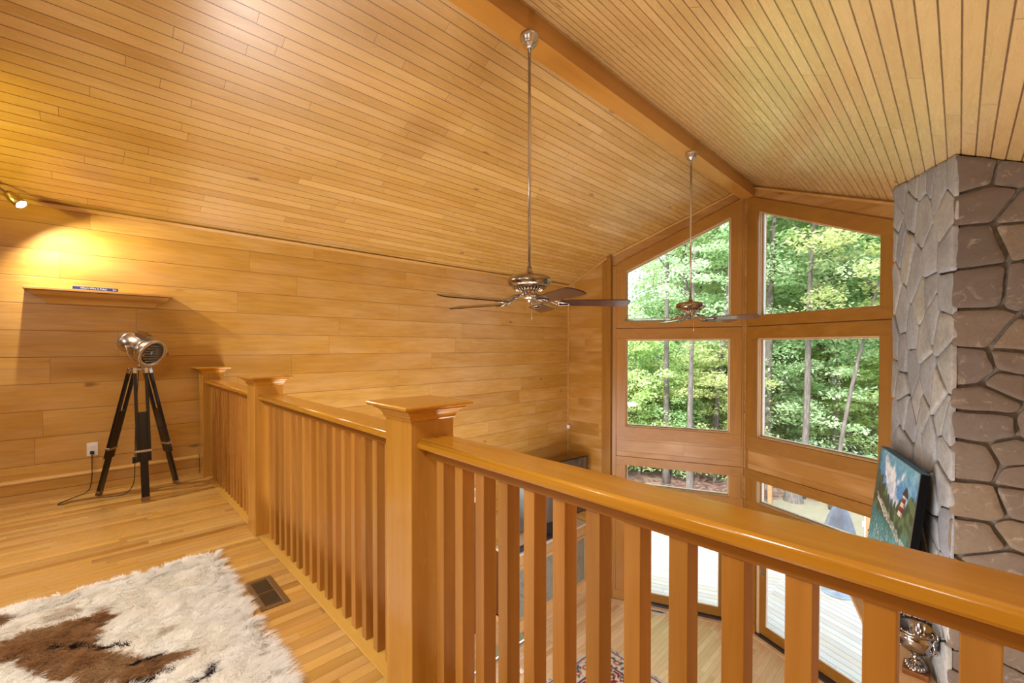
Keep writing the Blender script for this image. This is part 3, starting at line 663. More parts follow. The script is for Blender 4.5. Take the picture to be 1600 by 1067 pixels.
v[:, 4] = np.stack([fx+dx*ln*1.0, fy+dy*ln*1.0, np.maximum(hz+ln*.62*dz, .003)], 1)
idx = np.arange(NF)[:, None]*5
tri = np.concatenate([idx+np.array([[0, 1, 2]]), idx+np.array([[0, 2, 3]]), idx+np.array([[3, 2, 4]])], 0)
fc = fur_cols(fx, fy)*(.88+.2*rs.rand(NF))[:, None]
o = rawmesh('fur_pile', v.reshape(-1, 3)-loc0, tri, M['fur'], t, np.repeat(np.clip(fc, 0, 1), 5, 0)); o['kind'] = 'stuff'

# ------------------------------------------------------------------ stone chimney
def clip_poly(poly, a, b, c):     # keep a*x+b*y<=c
    out = []
    for i in range(len(poly)):
        p, q = poly[i], poly[(i+1) % len(poly)]; dp = a*p[0]+b*p[1]-c; dq = a*q[0]+b*q[1]-c
        if dp <= 0: out.append(p)
        if (dp < 0 < dq) or (dq < 0 < dp):
            k = dp/(dp-dq); out.append((p[0]+(q[0]-p[0])*k, p[1]+(q[1]-p[1])*k))
    return out
def chaikin(p, n=1):
    for _ in range(n):
        r = []
        for i in range(len(p)):
            a, b = p[i], p[(i+1) % len(p)]; r += [(a[0]*.77+b[0]*.23, a[1]*.77+b[1]*.23), (a[0]*.23+b[0]*.77, a[1]*.23+b[1]*.77)]
        p = r
    return p
def stone_face(sites, bound, fn, seed, name, parent, mat, gap=.011, depth=.03, yscale=1.0):
    r = random.Random(seed); V = []; F = []; CO = []
    for i, s in enumerate(sites):
        poly = list(bound)
        for j, q in enumerate(sites):
            if i == j: continue
            dx, dy = q[0]-s[0], (q[1]-s[1]); 
            if abs(dx)+abs(dy) > 3: continue
            mx, my = (s[0]+q[0])/2, (s[1]+q[1])/2; L = math.hypot(dx, dy) or 1e-6
            k = .5
            poly = clip_poly(poly, dx, dy*yscale, dx*mx+dy*yscale*my-gap*math.hypot(dx, dy*yscale)*.5*r.uniform(.7, 1.5))
            if len(poly) < 3: break
        if len(poly) < 3: continue
        # drop tiny edges, wobble, round
        pts = []
        for k_, p in enumerate(poly):
            q = poly[(k_+1) % len(poly)]; pts.append(p); 
            L = math.hypot(q[0]-p[0], q[1]-p[1])
            if L > .12:
                for u in (.33, .66): pts.append((p[0]+(q[0]-p[0])*u+r.uniform(-.007, .007), p[1]+(q[1]-p[1])*u+r.uniform(-.007, .007)))
        pts = chaikin(pts, 2); n = len(pts); cx = sum(p[0] for p in pts)/n; cy = sum(p[1] for p in pts)/n
        dp = depth*r.uniform(.6, 1.15); tx, ty = r.uniform(-.04, .04), r.uniform(-.03, .03); o = len(V); c_ = (r.random(), r.random(), r.random())
        rings = [(1, 0), (1, dp*.62), (.985, dp*.88), (.955, dp), (.6, dp*1.04), (.25, dp*1.05)]
        for (k2, h) in rings:
            for p in pts:
                x = cx+(p[0]-cx)*k2; y = cy+(p[1]-cy)*k2; hh = h+((x-cx)*tx+(y-cy)*ty)*(h > 0)
                if h > dp*.9: hh += .004*noise.noise(Vector((x*9, y*9, seed)))
                V.append(fn(x, y, hh)); CO.append(c_)
        V.append(fn(cx, cy, dp*1.05)); CO.append(c_)
        for a in range(len(rings)-1):
            for k3 in range(n): F.append((o+a*n+k3, o+a*n+(k3+1) % n, o+(a+1)*n+(k3+1) % n, o+(a+1)*n+k3))
        a = len(rings)-1
        for k3 in range(n): F.append((o+a*n+k3, o+a*n+(k3+1) % n, o+len(V)-1-o))
    me = D.meshes.new(name); me.from_pydata([tuple(v) for v in V], [], F); me.materials.append(mat)
    at = me.color_attributes.new('col', 'FLOAT_COLOR', 'POINT'); at.data.foreach_set('color', np.concatenate([np.array(CO), np.ones((len(CO), 1))], 1).astype(np.float32).ravel())
    me.polygons.foreach_set('use_smooth', [True]*len(F))
    bm = bmesh.new(); bm.from_mesh(me); bmesh.ops.recalc_face_normals(bm, faces=bm.faces); bm.to_mesh(me); bm.free()
    ob = D.objects.new(name, me); C.objects.link(ob); ob.parent = parent; return ob
def stone_mat(name, stops, speck, var):
    t = NT(name); a = t.n('ShaderNodeAttribute', attribute_name='col'); sp_ = t.n('ShaderNodeSeparateXYZ'); t.l(a.outputs['Vector'], sp_.inputs[0])
    base = t.ramp(sp_.outputs[0], stops); P = t.obj()
    n1 = t.noise(P, 3.5, 6, .65); base = t.mix(t.ramp(n1, [(.38, (0, 0, 0)), (.68, (var, var, var))]), base, speck)
    n2 = t.noise(P, 26, 5, .7); base = t.mix(t.ramp(n2, [(.45, (0, 0, 0)), (.8, (.45, .45, .45))]), base, (.10, .075, .06))
    n4 = t.noise(P, 9, 4, .7, 1.2); base = t.mix(t.ramp(n4, [(.58, (0, 0, 0)), (.75, (.5, .5, .5))]), base, (.50, .44, .36))
    t.set(Base_Color=base, Roughness=.82)
    n3 = t.noise(P, 60, 5, .7); h = t.math('ADD', t.math('MULTIPLY', n1, .9), t.math('MULTIPLY', n3, .18)); t.bump(h, .55, .012); return t.m
SG = stone_mat('grey field stone', [(0, (.27, .29, .32)), (.3, (.38, .41, .45)), (.55, (.42, .42, .39)), (.75, (.30, .335, .40)), (1, (.50, .50, .48))], (.18, .18, .185), .5)
SB = stone_mat('brown field stone', [(0, (.13, .105, .085)), (.35, (.185, .145, .11)), (.6, (.145, .12, .105)), (.8, (.23, .175, .115)), (1, (.12, .10, .085))], (.15, .105, .08), .5)
mt = NT('mortar'); mn = mt.noise(mt.obj(), 40, 4); mt.set(Base_Color=mt.ramp(mn, [(.3, (.13, .115, .10)), (.7, (.21, .185, .16))]), Roughness=.95); mt.bump(mn, .5, .01); MORT = mt.m
A0 = Vector((-.036, 4.759, 0)); TH = math.radians(18); dgv = Vector((-math.sin(TH), math.cos(TH), 0)); ngv = Vector((-math.cos(TH), -math.sin(TH), 0))
t = empty('stone_chimney', (.3, 5.6, ZL), 'tall fieldstone chimney with grey and brown rubble faces right of the windows', 'chimney'); off_ = Vector((.3, 5.6, ZL)); ins = .03
Bp = A0+dgv*1.50
core = [(A0.x+.03, A0.y+.03), (XR, A0.y+.03), (XR, YF), (Bp.x+.1, YF), (Bp.x+.03, Bp.y)]
b = MB(); nC = len(core)
vv = [Vector((x, y, ZL))-off_ for x, y in core]+[Vector((x, y, cz(x)-.005))-off_ for x, y in core]
b.add(vv, [tuple(range(nC-1, -1, -1)), tuple(range(nC, 2*nC))]+[(i, (i+1) % nC, nC+(i+1) % nC, nC+i) for i in range(nC)], MORT); b.build('mortar_core', t)
def gf(a, z, h): return A0+dgv*a+ngv*(h-.022)+Vector((0, 0, z))-off_
def bf(a, z, h): return Vector((A0.x+a, A0.y+.022-h, z))-off_
gs = [(1.39, 2.86), (1.1, 2.91), (.9, 2.90), (.72, 2.84), (.52, 2.62), (.25, 2.72), (.08, 2.45)]
def px2(face, pts):
    out = []
    R3 = [rt, up, fw]
    for x, y in pts:
        d = rt*((x-800)/679.6)+up*((551.9-y)/679.6)+fw
        if face == 'g': k = (A0-CAM).dot(ngv)/d.dot(ngv); p = CAM+d*k; out.append(((p-A0).dot(dgv), p.z))
        else: k = (A0.y-CAM.y)/d.y; p = CAM+d*k; out.append((p.x-A0.x, p.z))
    return out
gpx = [(1409, 303), (1428, 289), (1442, 280), (1454, 268), (1467, 282), (1487, 262), (1424, 322), (1442, 336), (1475, 336), (1403, 342), (1399, 377), (1408, 382), (1417, 402), (1428, 431), (1452, 406), (1479, 398), (1399, 443), (1409, 488), (1436, 472), (1452, 455), (1477, 455), (1426, 517), (1457, 493), (1444, 534), (1473, 521), (1397, 542), (1409, 554), (1426, 575), (1448, 591), (1477, 571), (1396, 581), (1408, 608), (1436, 628), (1468, 616),
       (1409, 636), (1440, 641), (1472, 645), (1481, 672), (1398, 662), (1402, 688), (1420, 671), (1449, 695), (1477, 709), (1434, 711), (1418, 697), (1471, 765), (1457, 784), (1473, 819), (1457, 826), (1454, 850)]
# place stone centres of both faces from their real positions on the masonry
gsites = px2('g', gpx); rg = random.Random(5)
z_ = min(s[1] for s in gsites)-.25
while z_ > ZL:
    a_ = .1+rg.uniform(0, .15)
    while a_ < 1.5: gsites.append((a_+rg.uniform(-.05, .05), z_+rg.uniform(-.07, .07))); a_ += rg.uniform(.2, .34)
    z_ -= rg.uniform(.2, .28)
bound = [(-.005, ZL), (1.50, ZL), (1.50, cz(Bp.x)-.01), (-.005, cz(A0.x)-.01)]
stone_face(gsites, bound, gf, 3, 'grey_stonework', t, SG, .012, .030, .55)
bpx = [(1531, 266), (1584, 262), (1543, 319), (1598, 330), (1535, 381), (1590, 365), (1539, 451), (1600, 450), (1539, 513), (1590, 530), (1527, 575), (1582, 567), (1570, 598), (1543, 624), (1540, 664), (1534, 722), (1540, 788), (1544, 844), (1580, 716), (1594, 740), (1594, 788), (1588, 839), (1570, 880)]
bs = px2('b', bpx); z_ = 2.72
for z_ in np.arange(2.6, ZL, -.27):
    a_ = .47+rg.uniform(0, .1)
    while a_ < 1.05: bs.append((a_, z_+rg.uniform(-.06, .06))); a_ += rg.uniform(.25, .38)
z_ = -.55
while z_ > ZL:
    a_ = .08
    while a_ < .45: bs.append((a_+rg.uniform(-.03, .05), z_+rg.uniform(-.05, .05))); a_ += rg.uniform(.2, .3)
    z_ -= rg.uniform(.17, .26)
bound = [(-.005, ZL), (1.03, ZL), (1.03, cz(A0.x+1.03)-.01), (-.005, cz(A0.x)-.01)]
stone_face(bs, bound, bf, 8, 'brown_stonework', t, SB, .016, .024, 1.15)

# mantel
mo = A0+ngv*0
def MX(v): return A0+dgv*v[0]+ngv*v[1]+Vector((0, 0, v[2]))
mo_ = empty('mantel_shelf', MX((.72, 0, -1.45)), 'pale wooden mantel shelf along the grey side of the chimney', 'shelf')
sub = lambda v: MX(v)-mo_.location
MB().box(-.04, 1.48, .018, .355, -1.49, -1.45, M['mantel'], X=sub).build('shelf_top', mo_, bevel=.004)
MB().box(.0, 1.44, .02, .31, -1.55, -1.49, M['cap'], X=sub).box(.05, 1.40, .02, .27, -1.63, -1.55, M['cap'], X=sub).build('mantel_moulding', mo_, bevel=.004)

# painting leaning on the mantel
pt = empty('painting', MX((.78, .20, -.84)), 'large lighthouse seascape canvas in a deep black edge leaning against the grey stone', 'painting')
lean = math.atan2(.11, 1.06); PW, PH, PT = 1.15, 1.065, .06
po = MX((.21, .225, -.838)); upd = (Vector((0, 0, 1))*math.cos(lean)-ngv*math.sin(lean)); nrm = (ngv*math.cos(lean)+Vector((0, 0, 1))*math.sin(lean))
def PXF(v): return po+dgv*v[0]+upd*v[1]+nrm*(v[2]-PT)-pt.location     # v: along, up, out
edge_b = flat('black canvas edge', (.004, .004, .005), .9, Specular_IOR_Level=.1); edge_t = flat('blue painted edge', (.04, .16, .36), .5)
b = MB().box(0, PW, 0, PH-.002, 0, PT-.001, edge_b, X=PXF); b.box(0, PW, PH-.002, PH, 0, PT-.001, edge_t, X=PXF); b.build('stretcher', pt)
b = MB()
for (a, c_, d_, e_) in ((0, .006, 0, PH), (PW-.006, PW, 0, PH), (0, PW, PH-.006, PH), (0, PW, 0, .006)): b.box(a, c_, d_, e_, PT-.003, PT+.003, flat('thin dark frame', (.10, .10, .09), .4), X=PXF)
b.build('frame', pt)
nu, nv = 170, 240
U_, V_ = np.meshgrid(np.linspace(.006, PW-.006, nu), np.linspace(.006, PH-.006, nv)); uu = U_.ravel(); vv_ = V_.ravel()
s_ = 1-uu/PW; h_ = vv_/PH       # s_: 0 at the far (picture left), 1 near
na = noise2(uu, vv_, 5, .5); nb_ = noise2(uu, vv_, 14, 3.5); nc = noise2(uu, vv_, 45, 8.5)
def mixc(c, m, col): m = np.clip(m, 0, 1)[:, None]; return c*(1-m)+np.array(col)*m
c = np.tile(np.array([.06, .27, .60]), (len(uu), 1)); c = mixc(c, (h_-.75)*3, (.16, .42, .50)); c = mixc(c, (nb_+.1)*1.2, (.25, .50, .66))
cl = 1.15*np.exp(-(((s_-.36-.18*(.82-h_)*2)/.34)**2+((h_-.76)/.17)**2)); c = mixc(c, (cl+na*.9+nb_*.5-.55)*4, (.80, .86, .96)); c = mixc(c, (cl+na*.9-nb_*.6-.85)*3, (.52, .62, .82))
tl = .66+.05*np.abs(np.sin(s_*34+na*3))*1.5+.08*np.clip(.30-s_, 0, 1)*4-.10*np.exp(-((s_-.50)/.16)**2)+.16*np.clip(s_-.82, 0, 1)*4+nb_*.03
m = (tl-h_)*40; c = mixc(c, m, (.035, .065, .035)); c = mixc(c, np.minimum(m, (nb_+.1)*2), (.10, .17, .07))
c = mixc(c, np.where((s_ < .10+.05*nb_) & (h_ > .55), 1, 0)*.7, (.05, .10, .08))
c = mixc(c, (.44+.06*nb_-h_)*14, (.05, .20, .20)); c = mixc(c, ((.40-h_)*6)*(.5+na), (.10, .34, .42)); c = mixc(c, np.clip((.38-h_)*8, 0, 1)*np.clip(nc*2+nb_, 0, 1)*.6, (.45, .62, .62))
rk = np.abs((h_-.47)-(-.28)*(s_-.35))-.035-.03*nb_; c = mixc(c, np.where((rk < 0) & (s_ > .2), 1, 0)*(.35+np.clip(nc*3, 0, .6)), (.50, .50, .44))
for (sx0, hy0) in ((.16, .505),): c = mixc(c, np.where((np.abs((h_-hy0)+.35*(s_-sx0)) < .010) & (np.abs(s_-sx0-.06) < .11), 1, 0), (.70, .74, .74)); c = mixc(c, np.where((np.abs((h_-hy0-.025)+.55*(s_-sx0)) < .006) & (np.abs(s_-sx0) < .07), 1, 0), (.75, .75, .75))
lh0, lh1 = .545, .76; lw = .050-.02*(h_-lh0)/(lh1-lh0); lc = .70+.07*(h_-lh0)/(lh1-lh0); inl = (np.abs(s_-lc) < lw) & (h_ > lh0) & (h_ < lh1)
band = ((h_-lh0)/(lh1-lh0)*5).astype(int) % 2; c[inl & (band == 0)] = (.66, .62, .58); c[inl & (band == 1)] = (.26, .02, .025)
shd = inl & (s_ > lc+lw*.3); c[shd] *= .5
roof = (h_ >= .75) & (h_ < .83) & (np.abs(s_-.775) < .065*(.83-h_)/.08); c[roof] = (.03, .02, .025)
gal = (np.abs(h_-.745) < .010) & (np.abs(s_-.772) < .06); c[gal] = (.05, .03, .03)
c *= (1+.25*nc)[:, None]; c = np.clip(c, 0, 1)
P3 = np.array([tuple(PXF((a, b_, PT+.0012))) for a, b_ in zip(uu, vv_)])
fi = np.array([(j*nu+i, j*nu+i+1, (j+1)*nu+i+1, (j+1)*nu+i) for j in range(nv-1) for i in range(nu-1)])
rawmesh('canvas', P3, fi, M['canvas'], pt, c, True)

pl = empty('picture_ledge', MX((.75, 0, -.84)), 'narrow wooden ledge on the grey stone carrying the lighthouse canvas', 'shelf'); sub = lambda v: MX(v)-pl.location
MB().box(.02, 1.44, .018, .245, -.885, -.84, M['mantel'], X=sub).build('shelf_board', pl, bevel=.004)
MB().box(.30, .36, .018, .20, -1.0, -.885, M['mantel'], X=sub).build('bracket', pl, bevel=.003)
MB().box(1.10, 1.16, .018, .20, -1.0, -.885, M['mantel'], X=sub).build('bracket', pl, bevel=.003)

# urn on the mantel
t = empty('trophy_urn', (-.225, 4.925, -1.45), 'ornate silver urn with scrolled handles on a square wooden base on the mantel', 'urn')
ur = 1.0
MB().box(-.082, .082, -.082, .082, .001, .045, M['dwood']).build('wooden_base', t, bevel=.003)
bd = MB().lathe([(.0, .045), (.075, .045), (.078, .052), (.070, .062), (.066, .075), (.040, .090), (.026, .105), (.022, .120), (.034, .132), (.036, .140), (.026, .150), (.034, .165), (.075, .190), (.116, .225), (.140, .27), (.150, .32), (.150, .345), (.142, .352), (.146, .365), (.158, .378), (.162, .386), (.155, .390), (.135, .372), (.120, .30), (.06, .22), (.0, .20)], n=56, m=M['silver']).build('urn_bowl', t)
b = MB()
for i in range(22):
    a = 2*PI*i/22
    b.tube([(.145*math.cos(a), .145*math.sin(a), .382), (.156*math.cos(a+.1), .156*math.sin(a+.1), .396), (.15*math.cos(a+.2), .15*math.sin(a+.2), .383)], .006, 6, M['silver'])
b.build('scalloped_rim', bd)
for i in range(4):
    a = PI/4+PI/2*i; ca, sa = math.cos(a), math.sin(a); b = MB()
    pr = [(.146, .25), (.150, .262), (.160, .30), (.152, .34), (.165, .375), (.185, .40), (.178, .43), (.150, .435), (.138, .415), (.150, .40)]
    b.tube(smooth_pts([(r*ca, r*sa, z) for r, z in pr], 5), .0085, 8, M['silver'])
    for k in range(9): b.lathe([(.0, -.009), (.006, -.006), (.009, 0), (.006, .006), (.0, .009)], n=8, m=M['silver'], X=lambda v, k=k: v+Vector(((.148+.012*math.sin(k*2.1))*ca-.02*math.cos(k*1.7)*sa, (.148+.012*math.sin(k*2.1))*sa+.02*math.cos(k*1.7)*ca, .33-k*.010)))
    b.build('handle', t)
b = MB()
for i in range(20):
    a = 2*PI*i/20; b.tube([(.078*math.cos(a), .078*math.sin(a), .05), (.062*math.cos(a), .062*math.sin(a), .078), (.04*math.cos(a), .04*math.sin(a), .094)], [.007, .006, .004], 6, M['silver'])
b.build('fluted_foot', bd)

# ------------------------------------------------------------------ media cabinet, television, soundbar
CY0, CY1, CX1, CZ1 = 4.78, 6.70, -4.88, -2.035
t = empty('media_cabinet', (XL+.22, (CY0+CY1)/2, ZL), 'pale maple media cabinet with mesh door panels along the lower left wall', 'cabinet'); o_ = Vector(t.location)
X = lambda v: Vector(v)-o_
b = MB().box(XL+.002, CX1-.012, CY0+.02, CY1, ZL+.10, CZ1-.05, M['dwood'], X=X).build('carcass', t)
MB().box(XL+.002, CX1+.04, CY0-.02, CY1+.005, CZ1-.03, CZ1, M['whitewood'], X=X).box(XL+.002, CX1+.02, CY0, CY1, CZ1-.06, CZ1-.03, M['maple'], X=X).build('cabinet_top', t, bevel=.005)
MB().box(XL+.002, CX1+.006, CY0+.02, CY1, ZL, ZL+.13, M['maple'], X=X).build('plinth', t, bevel=.004)
MB().box(CX1-.012, CX1, CY0+.02, CY1, CZ1-.22, CZ1-.06, M['maple'], X=X).build('frieze', t, bevel=.003)
tm = NT('speaker mesh'); P = tm.obj(); vo = tm.vor(P, 90); n_a = tm.noise(P, 5, 4, .6, 1.0)
cc = tm.ramp(n_a, [(.35, (.16, .17, .15)), (.5, (.34, .36, .32)), (.65, (.24, .25, .22))]); cc = tm.mix(tm.ramp(vo, [(.25, (0, 0, 0)), (.6, (.6, .6, .6))]), cc, (.42, .46, .44)); tm.set(Base_Color=cc, Roughness=.7); MESH = tm.m
for i in range(3):
    y0 = CY0+.02+(CY1-CY0-.02)*i/3; y1 = CY0+.02+(CY1-CY0-.02)*(i+1)/3; z0, z1 = ZL+.13, CZ1-.22; fw_ = .05; b = MB()
    b.box(CX1-.01, CX1+.012, y0+.004, y0+fw_, z0+.004, z1-.004, M['maple'], X=X).box(CX1-.01, CX1+.012, y1-fw_, y1-.004, z0+.004, z1-.004, M['maple'], X=X)
    b.box(CX1-.01, CX1+.012, y0+fw_, y1-fw_, z0+.004, z0+fw_+.01, M['maple'], X=X).box(CX1-.01, CX1+.012, y0+fw_, y1-fw_, z1-fw_-.01, z1-.004, M['maple'], X=X)
    d_ = b.build('door', t, bevel=.003); MB().box(CX1-.008, CX1+.002, y0+fw_, y1-fw_, z0+fw_, z1-fw_, MESH, X=X).build('mesh_panel', d_)
tv = empty('television', (-4.90, 5.55, CZ1), 'large black flat television standing on the maple media cabinet', 'television')
sr = math.radians(6)
def TX(v): return Vector((.045+.0*v[2]-v[1]*math.sin(sr)*-1*-1*-1*-1*0+math.sin(sr)*v[1]*1.0+v[0]*math.cos(sr), v[1]*math.cos(sr)-v[0]*math.sin(sr), v[2]))
scr = flat('glossy dark screen', (.03, .032, .038), .16, IOR=3.2)
MB().box(-.03, .0, -.72, 1.02, .30, 1.31, M['black'], X=TX).build('bezel', tv, bevel=.004)
MB().box(.0, .0015, -.705, 1.005, .315, 1.295, scr, X=TX).build('screen', tv)
MB().box(-.06, -.03, .0, .30, .02, .60, M['black'], X=TX).box(-.22, -.03, -.25, .55, .001, .02, M['black'], X=TX).build('stand', tv, bevel=.004)
sb = MB().tube([(0, -.50, .052), (0, .55, .052)], .045, 20, flat('dark blue grey speaker cloth', (.02, .03, .06), .35)); sbo = sb.build('soundbar', loc=(-4.895, 5.25, CZ1-.006))
tag(sbo, 'long rounded dark soundbar lying in front of the television', 'soundbar')

# glass ledge with led edge, small things on the lower floor
t = empty('lit_glass_shelf', (-4.60, 4.1, ZL), 'low green glass shelf with a glowing blue white edge near the cabinet', 'glass shelf')
gm = NT('green glass'); gm.set(Base_Color=(.30, .40, .28, 1), Roughness=.05, Coat_Weight=1.0)
MB().box(-.10, .055, -1.6, .64, .12, .136, gm.m).build('glass_slab', t, bevel=.002)
MB().box(.055, .064, -1.6, .62, .121, .135, M['led']).build('led_edge', t)
b = MB()
for y in (-1.4, -.4, .5): MB().box(-.06, -.02, y, y+.05, .001, .12, M['nickel']).build('foot', t)
tag(MB().box(-.035, .035, -.03, .03, 0, .022, M['white']).build('small_box', bevel=.003, loc=(-4.23, 4.30, ZL)), 'tiny white box lying on the great room floor near the patterned rug', 'box')
tag(MB().tube([(0, 0, .006), (.02, -.10, .006)], .006, 8, M['black']).build('dark_stick', loc=(-4.29, 4.20, ZL)), 'thin dark stick lying on the floor beside the tiny white box', 'stick')

# patterned rug on the lower floor
nu, nv = 210, 300; RWd, RL = 2.1, 3.0; U_, V_ = np.meshgrid(np.linspace(0, RWd, nu), np.linspace(0, RL, nv)); uu = U_.ravel(); vv_ = V_.ravel()
e_ = np.minimum(np.minimum(uu, RWd-uu), np.minimum(vv_, RL-vv_)); along = np.where(np.minimum(uu, RWd-uu) < np.minimum(vv_, RL-vv_), vv_, uu)
na = noise2(uu, vv_, 9, .2); nb_ = noise2(uu, vv_, 22, 5.2); nc = noise2(uu, vv_, 15, 11.0)
c = np.tile(np.array([.22, .012, .035]), (len(uu), 1)); fl_ = np.abs(np.sin(uu*17+na*3)*np.sin(vv_*17+nb_*3))
c = mixc(c, (fl_-.62)*9, (.62, .58, .46)); c = mixc(c, (nc-.15)*8, (.06, .12, .13)); c = mixc(c, (nb_-.28)*9, (.60, .50, .42)); c = mixc(c, (na-.35)*9, (.25, .32, .22))
inb = e_ < .34
bc = np.tile(np.array([.62, .57, .46]), (len(uu), 1)); mot = np.hypot(((along/.17) % 1)-.5, (e_-.19)/.13); bc = mixc(bc, (.40-mot)*20, (.45, .13, .10)); bc = mixc(bc, (.18-mot)*20, (.62, .5, .4)); bc = mixc(bc, (nb_-.15)*6, (.07, .10, .16)); c = np.where(inb[:, None], bc, c)
for e0, e1, col in ((.0, .045, (.50, .53, .52)), (.045, .062, (.24, .012, .05)), (.062, .075, (.55, .5, .42)), (.30, .318, (.06, .07, .12)), (.318, .33, (.24, .012, .05))): c[(e_ >= e0) & (e_ < e1)] = col
m = (e_ < .045); c[m] = mixc(c[m], (nb_[m]-.0)*3, (.22, .28, .30))
bx = Vector((.998, -.06, 0)); ay = Vector((-.06, -.998, 0)); o = empty('patterned_rug', (-3.8, 5.61, ZL), 'red and cream oriental patterned rug on the great room floor', 'rug')
P3 = np.array([tuple(bx*a+ay*b_+Vector((0, 0, .008))) for a, b_ in zip(uu, vv_)]); fi = np.array([(j*nu+i, (j+1)*nu+i, (j+1)*nu+i+1, j*nu+i+1) for j in range(nv-1) for i in range(nu-1)])
rawmesh('woven_field', P3, fi, M['carpet'], o, c)
b = MB(); v4 = [bx*a+ay*b_+Vector((0, 0, z)) for z in (.0005, .0075) for a, b_ in ((0, 0), (RWd, 0), (RWd, RL), (0, RL))]
b.add(v4, [(3, 2, 1, 0), (4, 5, 6, 7), (0, 1, 5, 4), (1, 2, 6, 5), (2, 3, 7, 6), (3, 0, 4, 7)], M['whitewood']); b.build('rug_backing', o)
#@@OUTSIDE
# ------------------------------------------------------------------ outside: deck, yard, woods
tw = NT('weathered deck boards'); 
def deckmat(name, U, V): 
    m = planks(name, U, V, .14, 3.2, [(.76, .71, .64), (.83, .79, .73), (.70, .64, .57), (.80, .74, .66)], .006, .7, off=40, grain=.25, knots=False, gdark=.25)
    return m
DZ = ZL-.07
mit = [(AP.x+.03, AP.y+.15), (AP.x+.03, 13.2)]
b = MB().prism([(-9.5, 4.4), (XL-.21, 4.4), (XL-.21, YF+.21), (xl1, YF+.21), (AP.x, AP.y+.19), (AP.x, 13.0), (-9.5, 10.2)], DZ-.05, DZ, lambda x, y, z: Vector((x, y, z)), deckmat('deck boards left', (cA, sA, 0), (-sA, cA, 0)))
struct(b.build('deck'))
b = MB().prism([(AP.x, AP.y+.19), (xr1, YF+.21), (2.2, YF+.21), (4.6, 9.8), (AP.x, 13.0)], DZ-.05, DZ, lambda x, y, z: Vector((x, y, z)), deckmat('deck boards right', (cA, -sA, 0), (sA, cA, 0)))
struct(b.build('deck'))
struct(MB().prism([(-9.5, 10.2), (AP.x, 13.0), (4.6, 9.8), (4.6, 9.75), (AP.x, 12.95), (-9.5, 10.15)], DZ-.75, DZ-.05, lambda x, y, z: Vector((x, y, z)), M['trimX']).build('deck_skirt'))
GZ = -4.05
def gh(x, y):
    r = math.hypot(x, y); h = GZ+.12*noise.noise(Vector((x*.12, y*.12, 3)))+.04*noise.noise(Vector((x*.6, y*.6, 5)))
    return h+max(0, r-24)*.02
t = NT('yard ground'); P = t.obj(); n1 = t.noise(P, .28, 4, .6); n2 = t.noise(P, 14, 4, .75); n3 = t.noise(P, 3.0, 4, .7); v1 = t.vor(P, 9, out='Color')
hs_ = t.n('ShaderNodeSeparateColor'); t.l(v1, hs_.inputs[0])
leaf = t.ramp(hs_.outputs[0], [(0, (.06, .03, .025)), (.4, (.12, .055, .045)), (.7, (.17, .10, .08)), (1, (.24, .19, .15))], 'CONSTANT')
gr = t.ramp(n3, [(.3, (.12, .13, .08)), (.5, (.17, .15, .11)), (.7, (.17, .18, .10))]); gr = t.mix(t.ramp(n2, [(.4, (0, 0, 0)), (.7, (.8, .8, .8))]), gr, (.20, .18, .15))
base = t.mix(t.ramp(t.math('ADD', n1, t.math('MULTIPLY', n3, .12)), [(.52, (0, 0, 0)), (.60, (1, 1, 1))]), gr, leaf)
t.set(Base_Color=base, Roughness=.95); t.bump(n2, .6, .03); YARD = t.m
gx_ = np.linspace(-42, 16, 120); gy_ = np.linspace(-4, 62, 130); V_ = [(x, y, gh(x, y)) for y in gy_ for x in gx_]
fi = [(j*120+i, j*120+i+1, (j+1)*120+i+1, (j+1)*120+i) for j in range(129) for i in range(119)]
struct(rawmesh('ground', V_, fi, YARD, smooth=True))

def leaf_mat(name, cols, tr=.55):
    t = NT(name); t.t.nodes.remove(t.b); P = t.obj(); rn = t.n('ShaderNodeObjectInfo').outputs['Random']
    g = t.n('ShaderNodeNewGeometry').outputs['Random Per Island']
    n1 = t.noise(P, .45, 2); f = t.math('ADD', t.math('MULTIPLY', g, .5), t.math('MULTIPLY', n1, .55), clamp=True)
    base = t.ramp(f, [(i/(len(cols)-1), c) for i, c in enumerate(cols)])
    hv = t.n('ShaderNodeHueSaturation'); t.l(base, hv.inputs['Color']); t.l(t.math('ADD', t.math('MULTIPLY', rn, .05), .475), hv.inputs['Hue']); t.l(t.math('ADD', t.math('MULTIPLY', rn, .35), .85), hv.inputs['Value'])
    d = t.n('ShaderNodeBsdfDiffuse'); tl = t.n('ShaderNodeBsdfTranslucent'); mx = t.n('ShaderNodeMixShader'); mx.inputs[0].default_value = tr
    t.l(hv.outputs[0], d.inputs[0]); t.l(hv.outputs[0], tl.inputs[0]); t.l(d.outputs[0], mx.inputs[1]); t.l(tl.outputs[0], mx.inputs[2]); t.l(mx.outputs[0], t.out.inputs[0]); return t.m
LMa = leaf_mat('fresh green leaves', [(.24, .38, .15), (.38, .54, .26), (.55, .70, .42), (.32, .48, .24)])
LMb = leaf_mat('blue green leaves', [(.26, .40, .20), (.42, .58, .34), (.60, .76, .50), (.34, .50, .28)])
LMc = leaf_mat('yellow green leaves', [(.32, .44, .14), (.46, .58, .24), (.62, .72, .38), (.38, .50, .19)])
bk = NT('grey brown bark'); P = bk.obj(); sx = bk.n('ShaderNodeSeparateXYZ'); bk.l(P, sx.inputs[0])
g = bk.noise(bk.comb(bk.math('MULTIPLY', sx.outputs[0], 12), bk.math('MULTIPLY', sx.outputs[1], 12), bk.math('MULTIPLY', sx.outputs[2], 2)), 1.5, 5, .7)
bk.set(Base_Color=bk.ramp(g, [(.3, (.06, .05, .045)), (.55, (.14, .12, .11)), (.75, (.26, .24, .22))]), Roughness=.95); bk.bump(g, .8, .03); BARK = bk.m

